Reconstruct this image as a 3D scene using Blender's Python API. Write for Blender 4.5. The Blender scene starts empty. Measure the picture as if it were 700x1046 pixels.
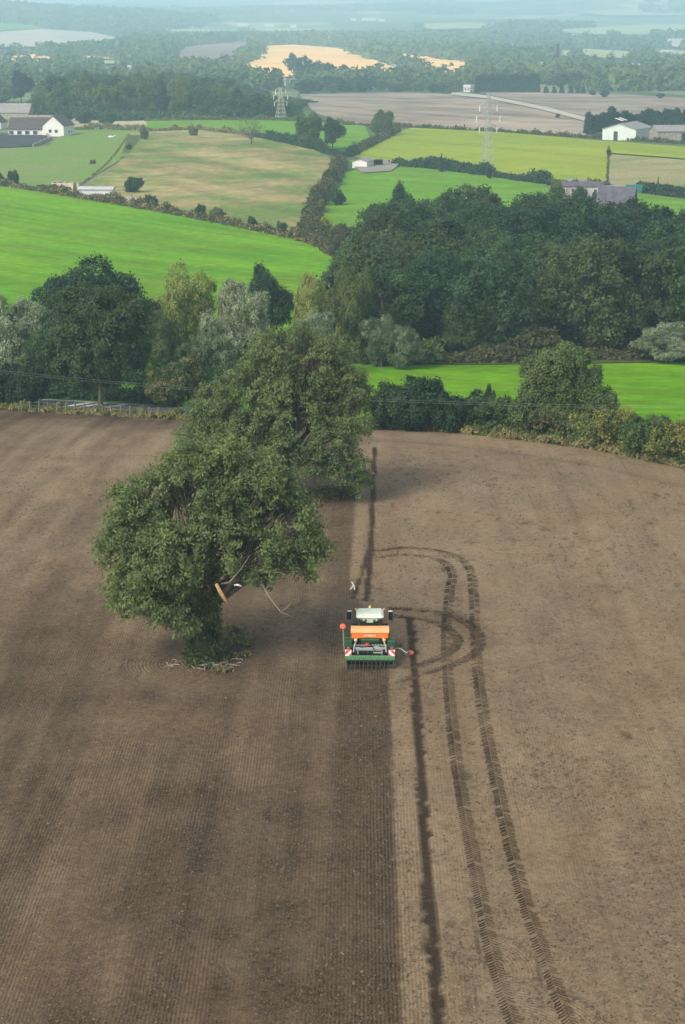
import bpy, bmesh, math, random
import numpy as np
from mathutils import Vector, Matrix
R = math.radians
scene = bpy.context.scene
COL = scene.collection
rng = np.random.default_rng(7)
random.seed(7)

# ------------------------------------------------------------------ camera constants
F = 2034.0                      # focal length in photo pixels (700 x 1046)
TH = R(14.29)                   # downward pitch
H = 38.6                        # height of the drone above the field
CX, CY = 350.0, 523.0

# ------------------------------------------------------------------ noise helpers
def vnoise(x, y, seed=0):
    x = np.asarray(x, float); y = np.asarray(y, float)
    xi = np.floor(x).astype(np.int64); yi = np.floor(y).astype(np.int64)
    fx = x - xi; fy = y - yi
    fx = fx * fx * (3 - 2 * fx); fy = fy * fy * (3 - 2 * fy)
    def h(a, b):
        n = (a * 374761393 + b * 668265263 + seed * 982451653) & 0xffffffff
        n = ((n ^ (n >> 13)) * 1274126177) & 0xffffffff
        return ((n ^ (n >> 16)) & 0xffff) / 65535.0
    return (h(xi, yi) * (1 - fx) + h(xi + 1, yi) * fx) * (1 - fy) + (h(xi, yi + 1) * (1 - fx) + h(xi + 1, yi + 1) * fx) * fy
def fbm(x, y, seed=0, octv=4):
    s = 0; a = 1; t = 0
    for o in range(octv):
        s = s + a * vnoise(x * 2 ** o, y * 2 ** o, seed + o * 17); t += a; a *= .5
    return s / t
def sstep(a, b, v):
    t = np.clip((v - a) / (b - a), 0, 1); return t * t * (3 - 2 * t)

# ------------------------------------------------------------------ terrain
_T = [(-200, 0), (165, 0), (180, -.5), (195, -1.9), (215, -4.4), (240, -6.9), (265, -8.6), (300, -10.5), (359, -12.6), (451, -14.5),
      (609, -15), (700, -15), (926, -15.5), (1150, -18), (1400, -22), (1800, -27), (2610, -31), (3500, -32), (5000, -25),
      (6500, -10), (8000, 8), (10000, 32), (12000, 40), (14000, 40)]
_d = np.concatenate([np.arange(-200, 165, 5.0), np.arange(165, 700, 2.0), np.geomspace(700, 14000, 400)])
_z = np.interp(_d, [a for a, b in _T], [b for a, b in _T])
for _k in range(30):
    _s = _z.copy(); _s[1:-1] = (_z[:-2] + 2 * _z[1:-1] + _z[2:]) / 4; _z = _s
def zf(x, y):
    x = np.asarray(x, float); y = np.asarray(y, float)
    z = np.interp(y, _d, _z)
    w = sstep(2300, 5200, y)
    z = z + w * 7 * (np.sin(x / 310 + y / 900) + .7 * np.sin(x / 170 - y / 640 + 1.3))
    z = z + 66 * np.exp(-((x + 1300) / 750) ** 2 - ((y - 6000) / 1000) ** 2)
    z = z + 70 * np.exp(-((x - 1250) / 800) ** 2 - ((y - 8600) / 1100) ** 2)
    z = z + 34 * np.exp(-((x + 250) / 900) ** 2 - ((y - 11500) / 900) ** 2)
    z = z + sstep(4500, 9000, y) * 16 * (fbm(x / 420, y / 1500, 5, 3) - .5)
    return z
def ray(px, py):
    u = (px - CX) / F; v = -(py - CY) / F
    d = Vector((u, math.cos(TH) + v * math.sin(TH), -math.sin(TH) + v * math.cos(TH)))
    return d
_yy = np.concatenate([np.arange(30, 700, 1.0), np.geomspace(700, 13500, 900)])
def at(px, py):
    """ground point seen at a photo pixel"""
    d = ray(px, py)
    t = _yy / d.y
    g = H + d.z * t - zf(d.x * t, _yy)
    i = np.where(g < 0)[0]
    i = int(i[0]) if len(i) else len(_yy) - 1
    y = _yy[i]
    if 0 < i:
        a, b = g[i - 1], g[i]
        y = _yy[i - 1] + (_yy[i] - _yy[i - 1]) * (a / (a - b) if a > b else 1)
    t = y / d.y
    return Vector((d.x * t, y, float(zf(d.x * t, y))))
def flat(px, py):
    d = ray(px, py); t = H / -d.z
    return (d.x * t, d.y * t)
def at_D(px, D):
    """x at distance D for a pixel column (ground)"""
    z = 0.0; 
    for _ in range(4):
        x = (px - CX) / F * (D * math.cos(TH) + (H - z) * math.sin(TH)); z = float(zf(x, D))
    return Vector((x, D, z))
def pxm(p):                     # pixels per metre at a point
    return F / (p.y * math.cos(TH) + (H - p.z) * math.sin(TH))
def top_z(p, py):               # height of a vertical line over p whose top is at row py
    v = -(py - CY) / F
    return H + p.y * (-math.sin(TH) + v * math.cos(TH)) / (math.cos(TH) + v * math.sin(TH)) - p.z

# ------------------------------------------------------------------ materials
def newmat(name):
    m = bpy.data.materials.new(name); m.use_nodes = True
    nt = m.node_tree; nt.nodes.clear()
    o = nt.nodes.new('ShaderNodeOutputMaterial')
    return m, nt, o
class G:
    def __init__(s, nt): s.nt = nt
    def n(s, t, **kw):
        nd = s.nt.nodes.new('ShaderNode' + t)
        for k, v in kw.items():
            if k == 'i':
                for a, b in v.items():
                    if hasattr(b, 'is_output'): s.nt.links.new(b, nd.inputs[a])
                    else: nd.inputs[a].default_value = b
            else: setattr(nd, k, v)
        return nd
    def math(s, op, a, b=None, c=None, clamp=False):
        nd = s.nt.nodes.new('ShaderNodeMath'); nd.operation = op; nd.use_clamp = clamp
        for k, v in enumerate([a, b, c]):
            if v is None: continue
            if hasattr(v, 'is_output'): s.nt.links.new(v, nd.inputs[k])
            else: nd.inputs[k].default_value = v
        return nd.outputs[0]
    def mix(s, f, a, b, mode='MIX'):
        nd = s.nt.nodes.new('ShaderNodeMix'); nd.data_type = 'RGBA'; nd.blend_type = mode
        for k, v in ((0, f), (6, a), (7, b)):
            if hasattr(v, 'is_output'): s.nt.links.new(v, nd.inputs[k])
            else: nd.inputs[k].default_value = v if k == 0 else (*v[:3], 1)
        return nd.outputs[2]
    def noise(s, vec, scale, detail=4, rough=.55):
        nd = s.n('TexNoise', i={'Vector': vec, 'Scale': scale, 'Detail': detail, 'Roughness': rough}); return nd.outputs[0]
    def remap(s, v, a, b, c=0., d=1.):
        nd = s.n('MapRange', i={0: v, 1: a, 2: b, 3: c, 4: d}); return nd.outputs[0]
    def coord(s, scale=(1, 1, 1), rot=0):
        tc = s.n('TexCoord'); mp = s.n('Mapping', vector_type='TEXTURE', i={'Vector': tc.outputs['Object'], 'Scale': tuple(1 / max(q, 1e-6) for q in scale), 'Rotation': (0, 0, rot)})
        return mp.outputs[0]
def simple(name, col, rough=.7, spec=.3, metal=0, var=.15, scale=3, bump=0, emit=None):
    m, nt, o = newmat(name); g = G(nt)
    c = g.coord()
    n = g.noise(c, scale, 5)
    dark = tuple(x * (1 - var * 1.6) for x in col); lite = tuple(min(1, x * (1 + var)) for x in col)
    cc = g.mix(g.remap(n, .3, .7), dark, lite)
    b = g.n('BsdfPrincipled', i={'Base Color': cc, 'Roughness': rough, 'Metallic': metal, 'Specular IOR Level': spec})
    if bump:
        bp = g.n('Bump', i={'Strength': bump, 'Height': n, 'Distance': .05}); nt.links.new(bp.outputs[0], b.inputs['Normal'])
    nt.links.new(b.outputs[0], o.inputs[0]); return m
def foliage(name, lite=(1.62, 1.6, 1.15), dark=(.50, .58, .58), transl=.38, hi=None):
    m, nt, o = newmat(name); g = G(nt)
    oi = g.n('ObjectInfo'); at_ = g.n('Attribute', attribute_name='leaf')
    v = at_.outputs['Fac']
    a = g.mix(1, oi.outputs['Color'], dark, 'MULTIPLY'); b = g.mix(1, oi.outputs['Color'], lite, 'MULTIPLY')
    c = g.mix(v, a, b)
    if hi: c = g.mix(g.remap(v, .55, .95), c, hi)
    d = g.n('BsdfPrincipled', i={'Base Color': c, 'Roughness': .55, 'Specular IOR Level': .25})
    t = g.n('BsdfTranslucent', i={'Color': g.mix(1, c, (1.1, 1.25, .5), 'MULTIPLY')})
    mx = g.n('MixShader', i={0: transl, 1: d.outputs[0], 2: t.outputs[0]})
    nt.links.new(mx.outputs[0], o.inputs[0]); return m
def ground(name, cols, scale=.03, streak=None, fine=6, finev=.25, rough=.95, thr=(.35, .65), tufts=0):
    """cols: 2 or 3 colours mixed by noise; streak=(spacing, angle, strength)"""
    m, nt, o = newmat(name); g = G(nt)
    c = g.coord()
    n1 = g.noise(c, scale, 6, .6); n2 = g.noise(c, fine, 4, .6)
    cc = g.mix(g.remap(n1, *thr), cols[0], cols[1])
    if len(cols) > 2:
        n3 = g.noise(g.coord((1, 1.7, 1), .5), scale * 2.3, 6, .65)
        cc = g.mix(g.remap(n3, .48, .68), cc, cols[2])
    if streak:
        sp, ang, st = streak
        if isinstance(ang, tuple):
            pa, pb_ = at(*ang[:2]), at(*ang[2:]); ang = math.atan2(pb_.y - pa.y, pb_.x - pa.x) - math.pi / 2
        w = g.noise(g.coord((1.0 / sp, .03 / sp, 1), ang), 1.0, 3, .7)
        cc = g.mix(1, cc, g.mix(g.remap(w, .38, .62), (1 - st,) * 3, (1 + st,) * 3), 'MULTIPLY')
    f = g.remap(n2, .3, .7, 1 - finev, 1 + finev)
    cc = g.mix(1, cc, g.n('CombineColor', i={0: f, 1: f, 2: f}).outputs[0], 'MULTIPLY')
    b = g.n('BsdfPrincipled', i={'Base Color': cc, 'Roughness': rough, 'Specular IOR Level': .02})
    bp = g.n('Bump', i={'Strength': .35, 'Height': n2, 'Distance': .12}); nt.links.new(bp.outputs[0], b.inputs['Normal'])
    nt.links.new(b.outputs[0], o.inputs[0]); return m

M = {}
M['leaf'] = foliage('leaf')
M['leaf_silver'] = foliage('leaf_silver', lite=(1.35, 1.35, 1.25), dark=(.6, .66, .6), transl=.3, hi=(.40, .45, .32))
M['leaf_gold'] = foliage('leaf_gold', hi=(.42, .30, .08))
M['twig'] = foliage('twig', lite=(1.3, 1.25, 1.2), dark=(.6, .6, .6), transl=.05)
M['bark'] = simple('bark', (.10, .085, .062), .9, .1, var=.3, scale=4, bump=.6)
M['bark_pale'] = simple('bark_pale', (.13, .11, .075), .9, .1, var=.3, scale=5, bump=.5)
M['wood_split'] = simple('wood_split', (.36, .21, .10), .8, .2, var=.2, scale=8)
M['wood_pale'] = simple('wood_pale', (.55, .50, .42), .8, .2, var=.15, scale=8)
M['post'] = simple('post', (.16, .14, .11), .9, .1, var=.25, scale=5)

# ------------------------------------------------------------------ mesh builders
class MB:
    def __init__(s): s.v = []; s.f = []; s.m = []; s.n = 0
    def add(s, vs, fs, mat=0, tf=None):
        if tf is not None: vs = [tuple(tf @ Vector(v)) for v in vs]
        s.v += [tuple(v) for v in vs]; s.f += [tuple(i + s.n for i in f) for f in fs]; s.m += [mat] * len(fs); s.n += len(vs)
        return s
    def box(s, c, d, mat=0, rot=None, taper=1.0, bev=0):
        x, y, z = d[0] / 2, d[1] / 2, d[2] / 2
        b = min(bev, x * .9, y * .9, z * .9)
        T = Matrix.Translation(c) @ (rot.to_4x4() if rot is not None else Matrix())
        if b <= 0:
            vs = [(sx * x * (taper if sz > 0 else 1), sy * y * (taper if sz > 0 else 1), sz * z) for sz in (-1, 1) for sx, sy in ((-1, -1), (1, -1), (1, 1), (-1, 1))]
            fs = [(0, 3, 2, 1), (4, 5, 6, 7), (0, 1, 5, 4), (1, 2, 6, 5), (2, 3, 7, 6), (3, 0, 4, 7)]
            return s.add(vs, fs, mat, T)
        def ring(hx, hy, b2, zz):
            out = []
            for sx, sy in ((-1, -1), (1, -1), (1, 1), (-1, 1)):
                a = (sx * hx, sy * (hy - b2), zz); c_ = (sx * (hx - b2), sy * hy, zz)
                out += [a, c_] if sx * sy < 0 else [c_, a]
            # order around
            return out
        def oct_(hx, hy, bb, zz):
            return [(-hx + bb, -hy, zz), (hx - bb, -hy, zz), (hx, -hy + bb, zz), (hx, hy - bb, zz), (hx - bb, hy, zz), (-hx + bb, hy, zz), (-hx, hy - bb, zz), (-hx, -hy + bb, zz)]
        rs = [oct_(x - b, y - b, b * .6, -z), oct_(x, y, b, -z + b), oct_(x * taper, y * taper, b, z - b), oct_((x) * taper - b, y * taper - b, b * .6, z)]
        vs = sum(rs, []); fs = [tuple(range(7, -1, -1)), tuple(range(24, 32))]
        for r in range(3):
            for i in range(8): fs.append((r * 8 + i, r * 8 + (i + 1) % 8, r * 8 + 8 + (i + 1) % 8, r * 8 + 8 + i))
        return s.add(vs, fs, mat, T)
    def lathe(s, prof, c, axis='Z', seg=24, mat=0, tf=None):
        """prof: (r, h) list, revolved about axis through c; closed ends"""
        vs = []; fs = []
        for r, h in prof:
            for k in range(seg):
                a = 2 * math.pi * k / seg; p = (r * math.cos(a), r * math.sin(a), h)
                if axis == 'X': p = (p[2], p[0], p[1])
                elif axis == 'Y': p = (p[1], p[2], p[0])
                vs.append((p[0] + c[0], p[1] + c[1], p[2] + c[2]))
        for j in range(len(prof) - 1):
            for k in range(seg): fs.append((j * seg + k, j * seg + (k + 1) % seg, (j + 1) * seg + (k + 1) % seg, (j + 1) * seg + k))
        fs.append(tuple(range(seg - 1, -1, -1))); fs.append(tuple((len(prof) - 1) * seg + k for k in range(seg)))
        return s.add(vs, fs, mat, tf)
    def tube(s, pts, rad, seg=6, mat=0):
        pts = [Vector(p) for p in pts]
        if not hasattr(rad, '__len__'): rad = [rad] * len(pts)
        vs = []; fs = []; n = len(pts); ref = Vector((0.3, .9, .2))
        for i, p in enumerate(pts):
            t = (pts[min(i + 1, n - 1)] - pts[max(i - 1, 0)]).normalized()
            a = t.cross(ref); 
            if a.length < .1: a = t.cross(Vector((1, 0, 0)))
            a.normalize(); b = t.cross(a)
            for k in range(seg):
                an = 2 * math.pi * k / seg; vs.append(p + (a * math.cos(an) + b * math.sin(an)) * rad[i])
        for j in range(n - 1):
            for k in range(seg): fs.append((j * seg + k, j * seg + (k + 1) % seg, (j + 1) * seg + (k + 1) % seg, (j + 1) * seg + k))
        fs.append(tuple(range(seg - 1, -1, -1))); fs.append(tuple((n - 1) * seg + k for k in range(seg)))
        return s.add(vs, fs, mat)
    def prism(s, poly, z0, z1, mat=0, tf=None):
        n = len(poly); vs = [(x, y, z0) for x, y in poly] + [(x, y, z1) for x, y in poly]
        fs = [tuple(range(n - 1, -1, -1)), tuple(range(n, 2 * n))] + [(i, (i + 1) % n, n + (i + 1) % n, n + i) for i in range(n)]
        return s.add(vs, fs, mat, tf)
    def build(s, name, mats, parent=None, smooth=False, loc=None):
        me = bpy.data.meshes.new(name); me.from_pydata(s.v, [], s.f)
        if not isinstance(mats, (list, tuple)): mats = [mats]
        for m in mats: me.materials.append(m)
        me.polygons.foreach_set('material_index', s.m)
        if smooth: me.polygons.foreach_set('use_smooth', [True] * len(s.f))
        me.validate(); me.update()
        o = bpy.data.objects.new(name, me); COL.objects.link(o)
        if parent: o.parent = parent
        if loc is not None: o.location = loc
        return o
def tag(o, label=None, cat=None, group=None, kind=None):
    if label: o['label'] = label
    if cat: o['category'] = cat
    if group: o['group'] = group
    if kind: o['kind'] = kind
    return o
def empty(name, loc, rz=0):
    o = bpy.data.objects.new(name, None); COL.objects.link(o); o.location = loc; o.rotation_euler = (0, 0, rz); o.empty_display_size = .5
    return o
def npmesh(name, V, Q, mats, attr=None, parent=None, mi=None, smooth=False, link=True):
    """V (n,3), Q (m,4)"""
    me = bpy.data.meshes.new(name)
    k = Q.shape[1]
    me.vertices.add(len(V)); me.vertices.foreach_set('co', np.ascontiguousarray(V, dtype=np.float32).ravel())
    me.loops.add(Q.size); me.loops.foreach_set('vertex_index', Q.astype(np.int32).ravel())
    me.polygons.add(len(Q)); me.polygons.foreach_set('loop_start', (np.arange(len(Q)) * k).astype(np.int32))
    if not isinstance(mats, (list, tuple)): mats = [mats]
    for m in mats: me.materials.append(m)
    if mi is not None: me.polygons.foreach_set('material_index', mi.astype(np.int32))
    me.polygons.foreach_set('use_smooth', np.full(len(Q), smooth))
    for an, av in (attr or {}).items():
        a = me.attributes.new(an, 'FLOAT', 'POINT'); a.data.foreach_set('value', av.astype(np.float32).ravel())
    me.update(); me.validate()
    o = bpy.data.objects.new(name, me)
    if link: COL.objects.link(o)
    if parent: o.parent = parent
    return o

# ------------------------------------------------------------------ leaves
def leaves(rg, P, N, size, elong=1.6, hang=0.0, rnd=.9):
    """rhombus leaves at P with outward direction N; returns V, Q"""
    n = len(P)
    nn = N + rg.normal(0, rnd, (n, 3)); nn /= np.linalg.norm(nn, axis=1, keepdims=True) + 1e-9
    r = rg.normal(0, 1, (n, 3)); r[:, 2] -= hang * 3
    a = r - (r * nn).sum(1, keepdims=True) * nn; a /= np.linalg.norm(a, axis=1, keepdims=True) + 1e-9
    b = np.cross(nn, a)
    s = (size * rg.uniform(.6, 1.35, n))[:, None]
    V = np.empty((n, 4, 3)); V[:, 0] = P - a * s * elong * .5; V[:, 1] = P + b * s * .5 - nn * s * .12; V[:, 2] = P + a * s * elong * .5; V[:, 3] = P - b * s * .5 - nn * s * .12
    Q = np.arange(4 * n).reshape(n, 4)
    return V.reshape(-1, 3), Q
def sublobes(rg, lobes, k=4, f=.42, up=.25):
    out = [tuple(list(l[:3]) + [q * .9 for q in l[3:6]]) for l in lobes]
    for l in lobes:
        for _ in range(k):
            d = rg.normal(0, 1, 3); d[2] += up; d /= np.linalg.norm(d); q = f * rg.uniform(.7, 1.3)
            out.append(tuple([l[i] + d[i] * l[3 + i] * .86 for i in range(3)] + [l[3 + i] * q for i in range(3)]))
    return out
def clumps(rg, lobes, nc, shell=.85, up=.15):
    """clump centres near the surface of a union of ellipsoids"""
    L = np.array(lobes, float); w = (L[:, 3] * L[:, 4] + L[:, 5] * L[:, 3]); w /= w.sum()
    out = []; nor = []
    while len(out) < nc:
        k = rg.choice(len(L), p=w); d = rg.normal(0, 1, 3); d[2] += up * 2; d /= np.linalg.norm(d)
        rr = shell + (1 - shell) * rg.random() if rg.random() < .8 else rg.uniform(.45, shell)
        p = L[k, :3] + d * L[k, 3:6] * rr
        q = (p - L[:, :3]) / L[:, 3:6]; dd = (q ** 2).sum(1)
        dd[k] = 9
        if dd.min() < .62 and rg.random() < .85: continue
        out.append(p); nn = d / L[k, 3:6]; nor.append(nn / np.linalg.norm(nn))
    return np.array(out), np.array(nor)
def crown(rg, lobes, nc, per, csize, leaf, elong=1.6, hang=0, rnd=.9, flatc=.6, shell=.85, inner=.04):
    C, N = clumps(rg, lobes, nc, shell)
    cv = rg.random(nc)
    idx = np.repeat(np.arange(nc), per)
    off = rg.normal(0, 1, (len(idx), 3)) * csize * rg.uniform(.6, 1.3, nc)[idx][:, None]
    dn = (off * N[idx]).sum(1, keepdims=True) * N[idx]; off = off - dn * (1 - flatc)
    if hang: off[:, 2] -= np.abs(rg.normal(0, 1, len(idx))) * csize * hang * 1.2
    P = C[idx] + off
    V, Q = leaves(rg, P, N[idx] + np.array([0, 0, .25]), leaf, elong, hang, rnd)
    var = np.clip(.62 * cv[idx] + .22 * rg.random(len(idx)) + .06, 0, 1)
    # a few broad inner sprays so that the crown is not hollow
    ni = int(len(idx) * inner)
    if ni:
        L = np.array(lobes, float); k = rg.integers(0, len(L), ni); d = rg.normal(0, 1, (ni, 3)); d /= np.linalg.norm(d, axis=1, keepdims=True)
        Pi = L[k, :3] + d * L[k, 3:6] * rg.uniform(.1, .72, (ni, 1))
        Vi, Qi = leaves(rg, Pi, d, leaf * 3.2, 1.2, 0, 1.2)
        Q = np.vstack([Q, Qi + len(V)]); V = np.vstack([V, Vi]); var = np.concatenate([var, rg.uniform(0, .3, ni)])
    return V, Q, np.repeat(var, 4)
def trunkmesh(rg, lobes, h0, r0, seg=7, twigs=0, targets=None, limb_r=.45):
    """tapered trunk that forks and sends a limb to every lobe"""
    mb = MB(); fork = Vector((0, 0, h0))
    mb.tube([(0, 0, -.06 * h0), (0, 0, h0 * .05), (r0 * .2, 0, h0 * .5), fork], [r0 * 1.5, r0 * 1.1, r0 * .85, r0 * .75], seg)
    for l in lobes:
        c = Vector(l[:3]); mid = fork.lerp(c, .5) + Vector((rg.normal(0, .05), rg.normal(0, .05), -.06)) * c.length
        e = c + (c - mid) * .5
        mb.tube([fork - Vector((0, 0, h0 * .12)), mid, c, e], [r0 * limb_r * 1.25, r0 * limb_r * .8, r0 * limb_r * .45, r0 * limb_r * .12], 5)
        for q in range(twigs):
            d = Vector(rg.normal(0, 1, 3)); d.normalize(); s = mid.lerp(c, rg.uniform(.1, 1))
            mb.tube([s, s + Vector([d[k] * l[3 + k] * .45 for k in range(3)]) + Vector((0, 0, .02)), s + Vector([d[k] * l[3 + k] * .9 for k in range(3)])], [r0 * .14, r0 * .07, r0 * .02], 3)
    return mb

# prototypes: unit trees, height 1, crown about 1 wide
PROTO = {}
def dome_lobes(rg, n, cz=.62, R0=.30, rl=.2, zs=.33, low=-.55):
    L = [(0, 0, cz, R0, R0, zs * .95)]
    for k in range(n):
        a = k * 2.399 + rg.uniform(-.3, .3); e = rg.uniform(low, 1.0)
        d = (math.cos(a) * math.sqrt(max(0, 1 - e * e)), math.sin(a) * math.sqrt(max(0, 1 - e * e)), e)
        r = rl * rg.uniform(.62, 1.38); d = (d[0] * rg.uniform(.85, 1.18), d[1] * rg.uniform(.85, 1.18), d[2] * rg.uniform(.9, 1.12))
        L.append((d[0] * (R0 + .02), d[1] * (R0 + .02), cz + d[2] * (zs - rl * .55), r, r, r * rg.uniform(.75, .95)))
    return L
def proto(key, kind, seed, nc, per, leaf, **kw):
    rg = np.random.default_rng(seed)
    if kind == 'oak': L = dome_lobes(rg, kw.get('n', 13), .56, .30, .19, .40, -.95); el, hg = 1.3, 0
    elif kind == 'round': L = dome_lobes(rg, 10, .56, .33, .17, .40, -.9); el, hg = 1.3, 0
    elif kind == 'wood': L = dome_lobes(rg, 14, .50, .31, .20, .47, -1); el, hg = 1.3, 0
    elif kind == 'block': L = [(0, 0, .1 + .16 * k, .40 * (1 - .07 * k), .40 * (1 - .07 * k), .15) for k in range(6)]; el, hg = 1.6, .1
    elif kind == 'willow': L = dome_lobes(rg, 12, .53, .33, .19, .44, -.95); el, hg = 2.4, .45
    elif kind == 'conifer':
        L = [(0, 0, .1 + .2 * k, .42 * (1 - .2 * k), .42 * (1 - .2 * k), .16) for k in range(5)] + [(0, 0, .93, .06, .06, .08)]; el, hg = 1.8, .2
    elif kind == 'shrub':
        L = [(0, 0, .42, .36, .36, .42)]
        for k in range(8):
            a = k * 2.399; L.append((math.cos(a) * .3, math.sin(a) * .3, rg.uniform(.25, .62), .2, .2, rg.uniform(.2, .34)))
        el, hg = 1.4, 0
    if 'lobes' in kw: L = kw['lobes']; el, hg = 1.3, 0
    SL = L if kind in ('conifer', 'block') else sublobes(rg, L, 3)
    V, Q, var = crown(rg, SL, nc, per, kw.get('cs', .05), leaf, el, hg, kw.get('rnd', .5), inner=kw.get('inner', .05))
    if kind != 'conifer':
        zt = np.percentile(V[:, 2], 99.7); V[:, 2] *= 1 / zt
    V[:, 2] = np.maximum(V[:, 2], .01)
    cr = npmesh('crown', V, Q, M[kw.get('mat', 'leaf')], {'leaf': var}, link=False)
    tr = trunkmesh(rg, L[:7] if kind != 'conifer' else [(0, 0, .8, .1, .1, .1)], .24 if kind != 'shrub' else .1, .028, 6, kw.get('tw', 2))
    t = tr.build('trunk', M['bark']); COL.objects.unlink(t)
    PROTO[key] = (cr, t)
for i in range(4): proto('oak%d' % i, 'oak', 20 + i, 560, 26, .024, cs=.034)
for i in range(2): proto('big%d' % i, 'oak', 40 + i, 1100, 30, .0165, cs=.026, tw=5, n=16)
proto('hedg', 'round', 44, 1300, 30, .0165, cs=.026, tw=5, lobes=[(0, 0, .60, .30, .28, .36), (-.27, 0, .45, .21, .2, .30), (.24, 0, .44, .23, .2, .28), (.40, 0, .27, .16, .14, .18), (-.1, .1, .30, .34, .28, .30), (.08, -.06, .76, .20, .18, .20), (-.15, 0, .70, .20, .18, .22), (-.36, 0, .28, .15, .15, .2), (.1, 0, .2, .3, .2, .2)])
proto('bigr', 'wood', 43, 1200, 30, .0165, cs=.026, tw=5)
proto('round0', 'round', 50, 800, 26, .02, cs=.03)
proto('round1', 'round', 51, 800, 26, .02, cs=.03)
proto('gold0', 'round', 52, 800, 26, .02, cs=.03, mat='leaf_gold')
proto('will0', 'willow', 60, 1200, 30, .012, cs=.026)
proto('will1', 'willow', 61, 1200, 30, .012, cs=.026)
proto('silv0', 'willow', 62, 1250, 30, .012, cs=.026, mat='leaf_silver')
proto('silv1', 'willow', 63, 1250, 30, .012, cs=.026, mat='leaf_silver')
proto('blk0', 'block', 71, 240, 20, .045, cs=.04, rnd=.6)
for i in range(6): proto('wood%d' % i, 'wood', 120 + i, 430, 40, .021, cs=.034, inner=.02)
proto('con0', 'conifer', 70, 260, 22, .03, cs=.03)
for i in range(3): proto('shr%d' % i, 'shrub', 80 + i, 360, 26, .034, cs=.045)
proto('shrg', 'shrub', 84, 420, 26, .03, cs=.045, mat='leaf_gold')
for i in range(4): proto('far%d' % i, 'wood', 90 + i, 230, 18, .040, cs=.042, tw=0)
proto('bare', 'oak', 97, 260, 12, .012, cs=.05, mat='twig', tw=14)

GREEN = dict(oak=(.046, .082, .032), dark=(.028, .060, .030), mid=(.075, .112, .036), olive=(.115, .138, .042), willow=(.22, .25, .085),
             silver=(.19, .225, .135), brown=(.088, .082, .040), gold=(.16, .15, .05), purple=(.036, .042, .056), conifer=(.026, .064, .052),
             lime=(.28, .32, .04), ash=(.095, .135, .050), near=(.138, .176, .074), straw=(.20, .17, .085))
def tree(p, hgt, wid, key, tint, name='tree', label=None, cat='tree', group=None, rz=None, jit=.12, wy=None, parts=('crown', 'trunk')):
    cr, tr = PROTO[key]
    root = empty(name, p, random.uniform(0, 6.28) if rz is None else rz)
    tag(root, label, cat, group)
    c = GREEN[tint] if isinstance(tint, str) else tint; j = random.uniform(1 - jit, 1 + jit); jr = random.uniform(1 - jit * .5, 1 + jit * .7)
    for part, src in ((parts[0], cr), (parts[1], tr)):
        if part is None: continue
        o = src.copy(); o.name = part; COL.objects.link(o); o.parent = root
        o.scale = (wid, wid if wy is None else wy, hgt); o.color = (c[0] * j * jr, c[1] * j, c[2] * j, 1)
    return root
def tree_px(px, base, top, wpx, key, tint, **kw):
    p = at(px, base); hgt = top_z(p, top); return tree(p, hgt, wpx / pxm(p), key, tint, **kw)

# ------------------------------------------------------------------ terrain sheet and field parcels
ROWS = np.unique(np.concatenate([[-150, -80, -20, 30, 60, 90, 120, 145], np.arange(155, 330, 5.0), np.arange(330, 720, 12.0), np.geomspace(720, 13600, 150)]).round(2))
def terrain():
    T = np.linspace(-1.15, 1.15, 185)
    X = (ROWS[:, None] + 260) * T[None, :]; Y = np.repeat(ROWS[:, None], len(T), 1)
    Z = zf(X, Y)
    V = np.stack([X, Y, Z], -1).reshape(-1, 3); nr, nc = len(ROWS), len(T)
    i = (np.arange(nr - 1)[:, None] * nc + np.arange(nc - 1)[None, :]).ravel()
    Q = np.stack([i, i + 1, i + nc + 1, i + nc], 1)
    m, nt, o = newmat('countryside'); g = G(nt)
    c = g.coord(); n1 = g.noise(c, .0022, 5, .6); n2 = g.noise(c, .02, 6, .6); n3 = g.n('TexVoronoi', i={'Vector': g.coord((1, .55, 1)), 'Scale': .0032}).outputs['Color']
    s = g.n('SeparateColor', i={0: n3})
    f1 = g.mix(g.remap(s.outputs[0], .45, .5), (.065, .095, .045), (.16, .19, .085))
    f2 = g.mix(g.remap(s.outputs[1], .62, .64), f1, (.40, .34, .22))
    f3 = g.mix(g.remap(n1, .46, .56), f2, (.07, .12, .04))
    cc = g.mix(1, f3, g.mix(g.remap(n2, .3, .7), (.75,) * 3, (1.25,) * 3), 'MULTIPLY')
    b = g.n('BsdfPrincipled', i={'Base Color': cc, 'Roughness': 1, 'Specular IOR Level': .05}); nt.links.new(b.outputs[0], o.inputs[0])
    ob = npmesh('terrain', V, Q, m, smooth=True); tag(ob, kind='structure')
terrain()
def smooth_poly(pts, n=4):
    out = []; N = len(pts)
    for i in range(N - 1):
        p0 = pts[max(i - 1, 0)]; p1 = pts[i]; p2 = pts[i + 1]; p3 = pts[min(i + 2, N - 1)]
        for k in range(n):
            t = k / n
            out.append(tuple(.5 * ((2 * b) + (c - a) * t + (2 * a - 5 * b + 4 * c - d) * t * t + (-a + 3 * b - 3 * c + d) * t ** 3) for a, b, c, d in zip(p0, p1, p2, p3)))
    out.append(tuple(pts[-1])); return out
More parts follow.
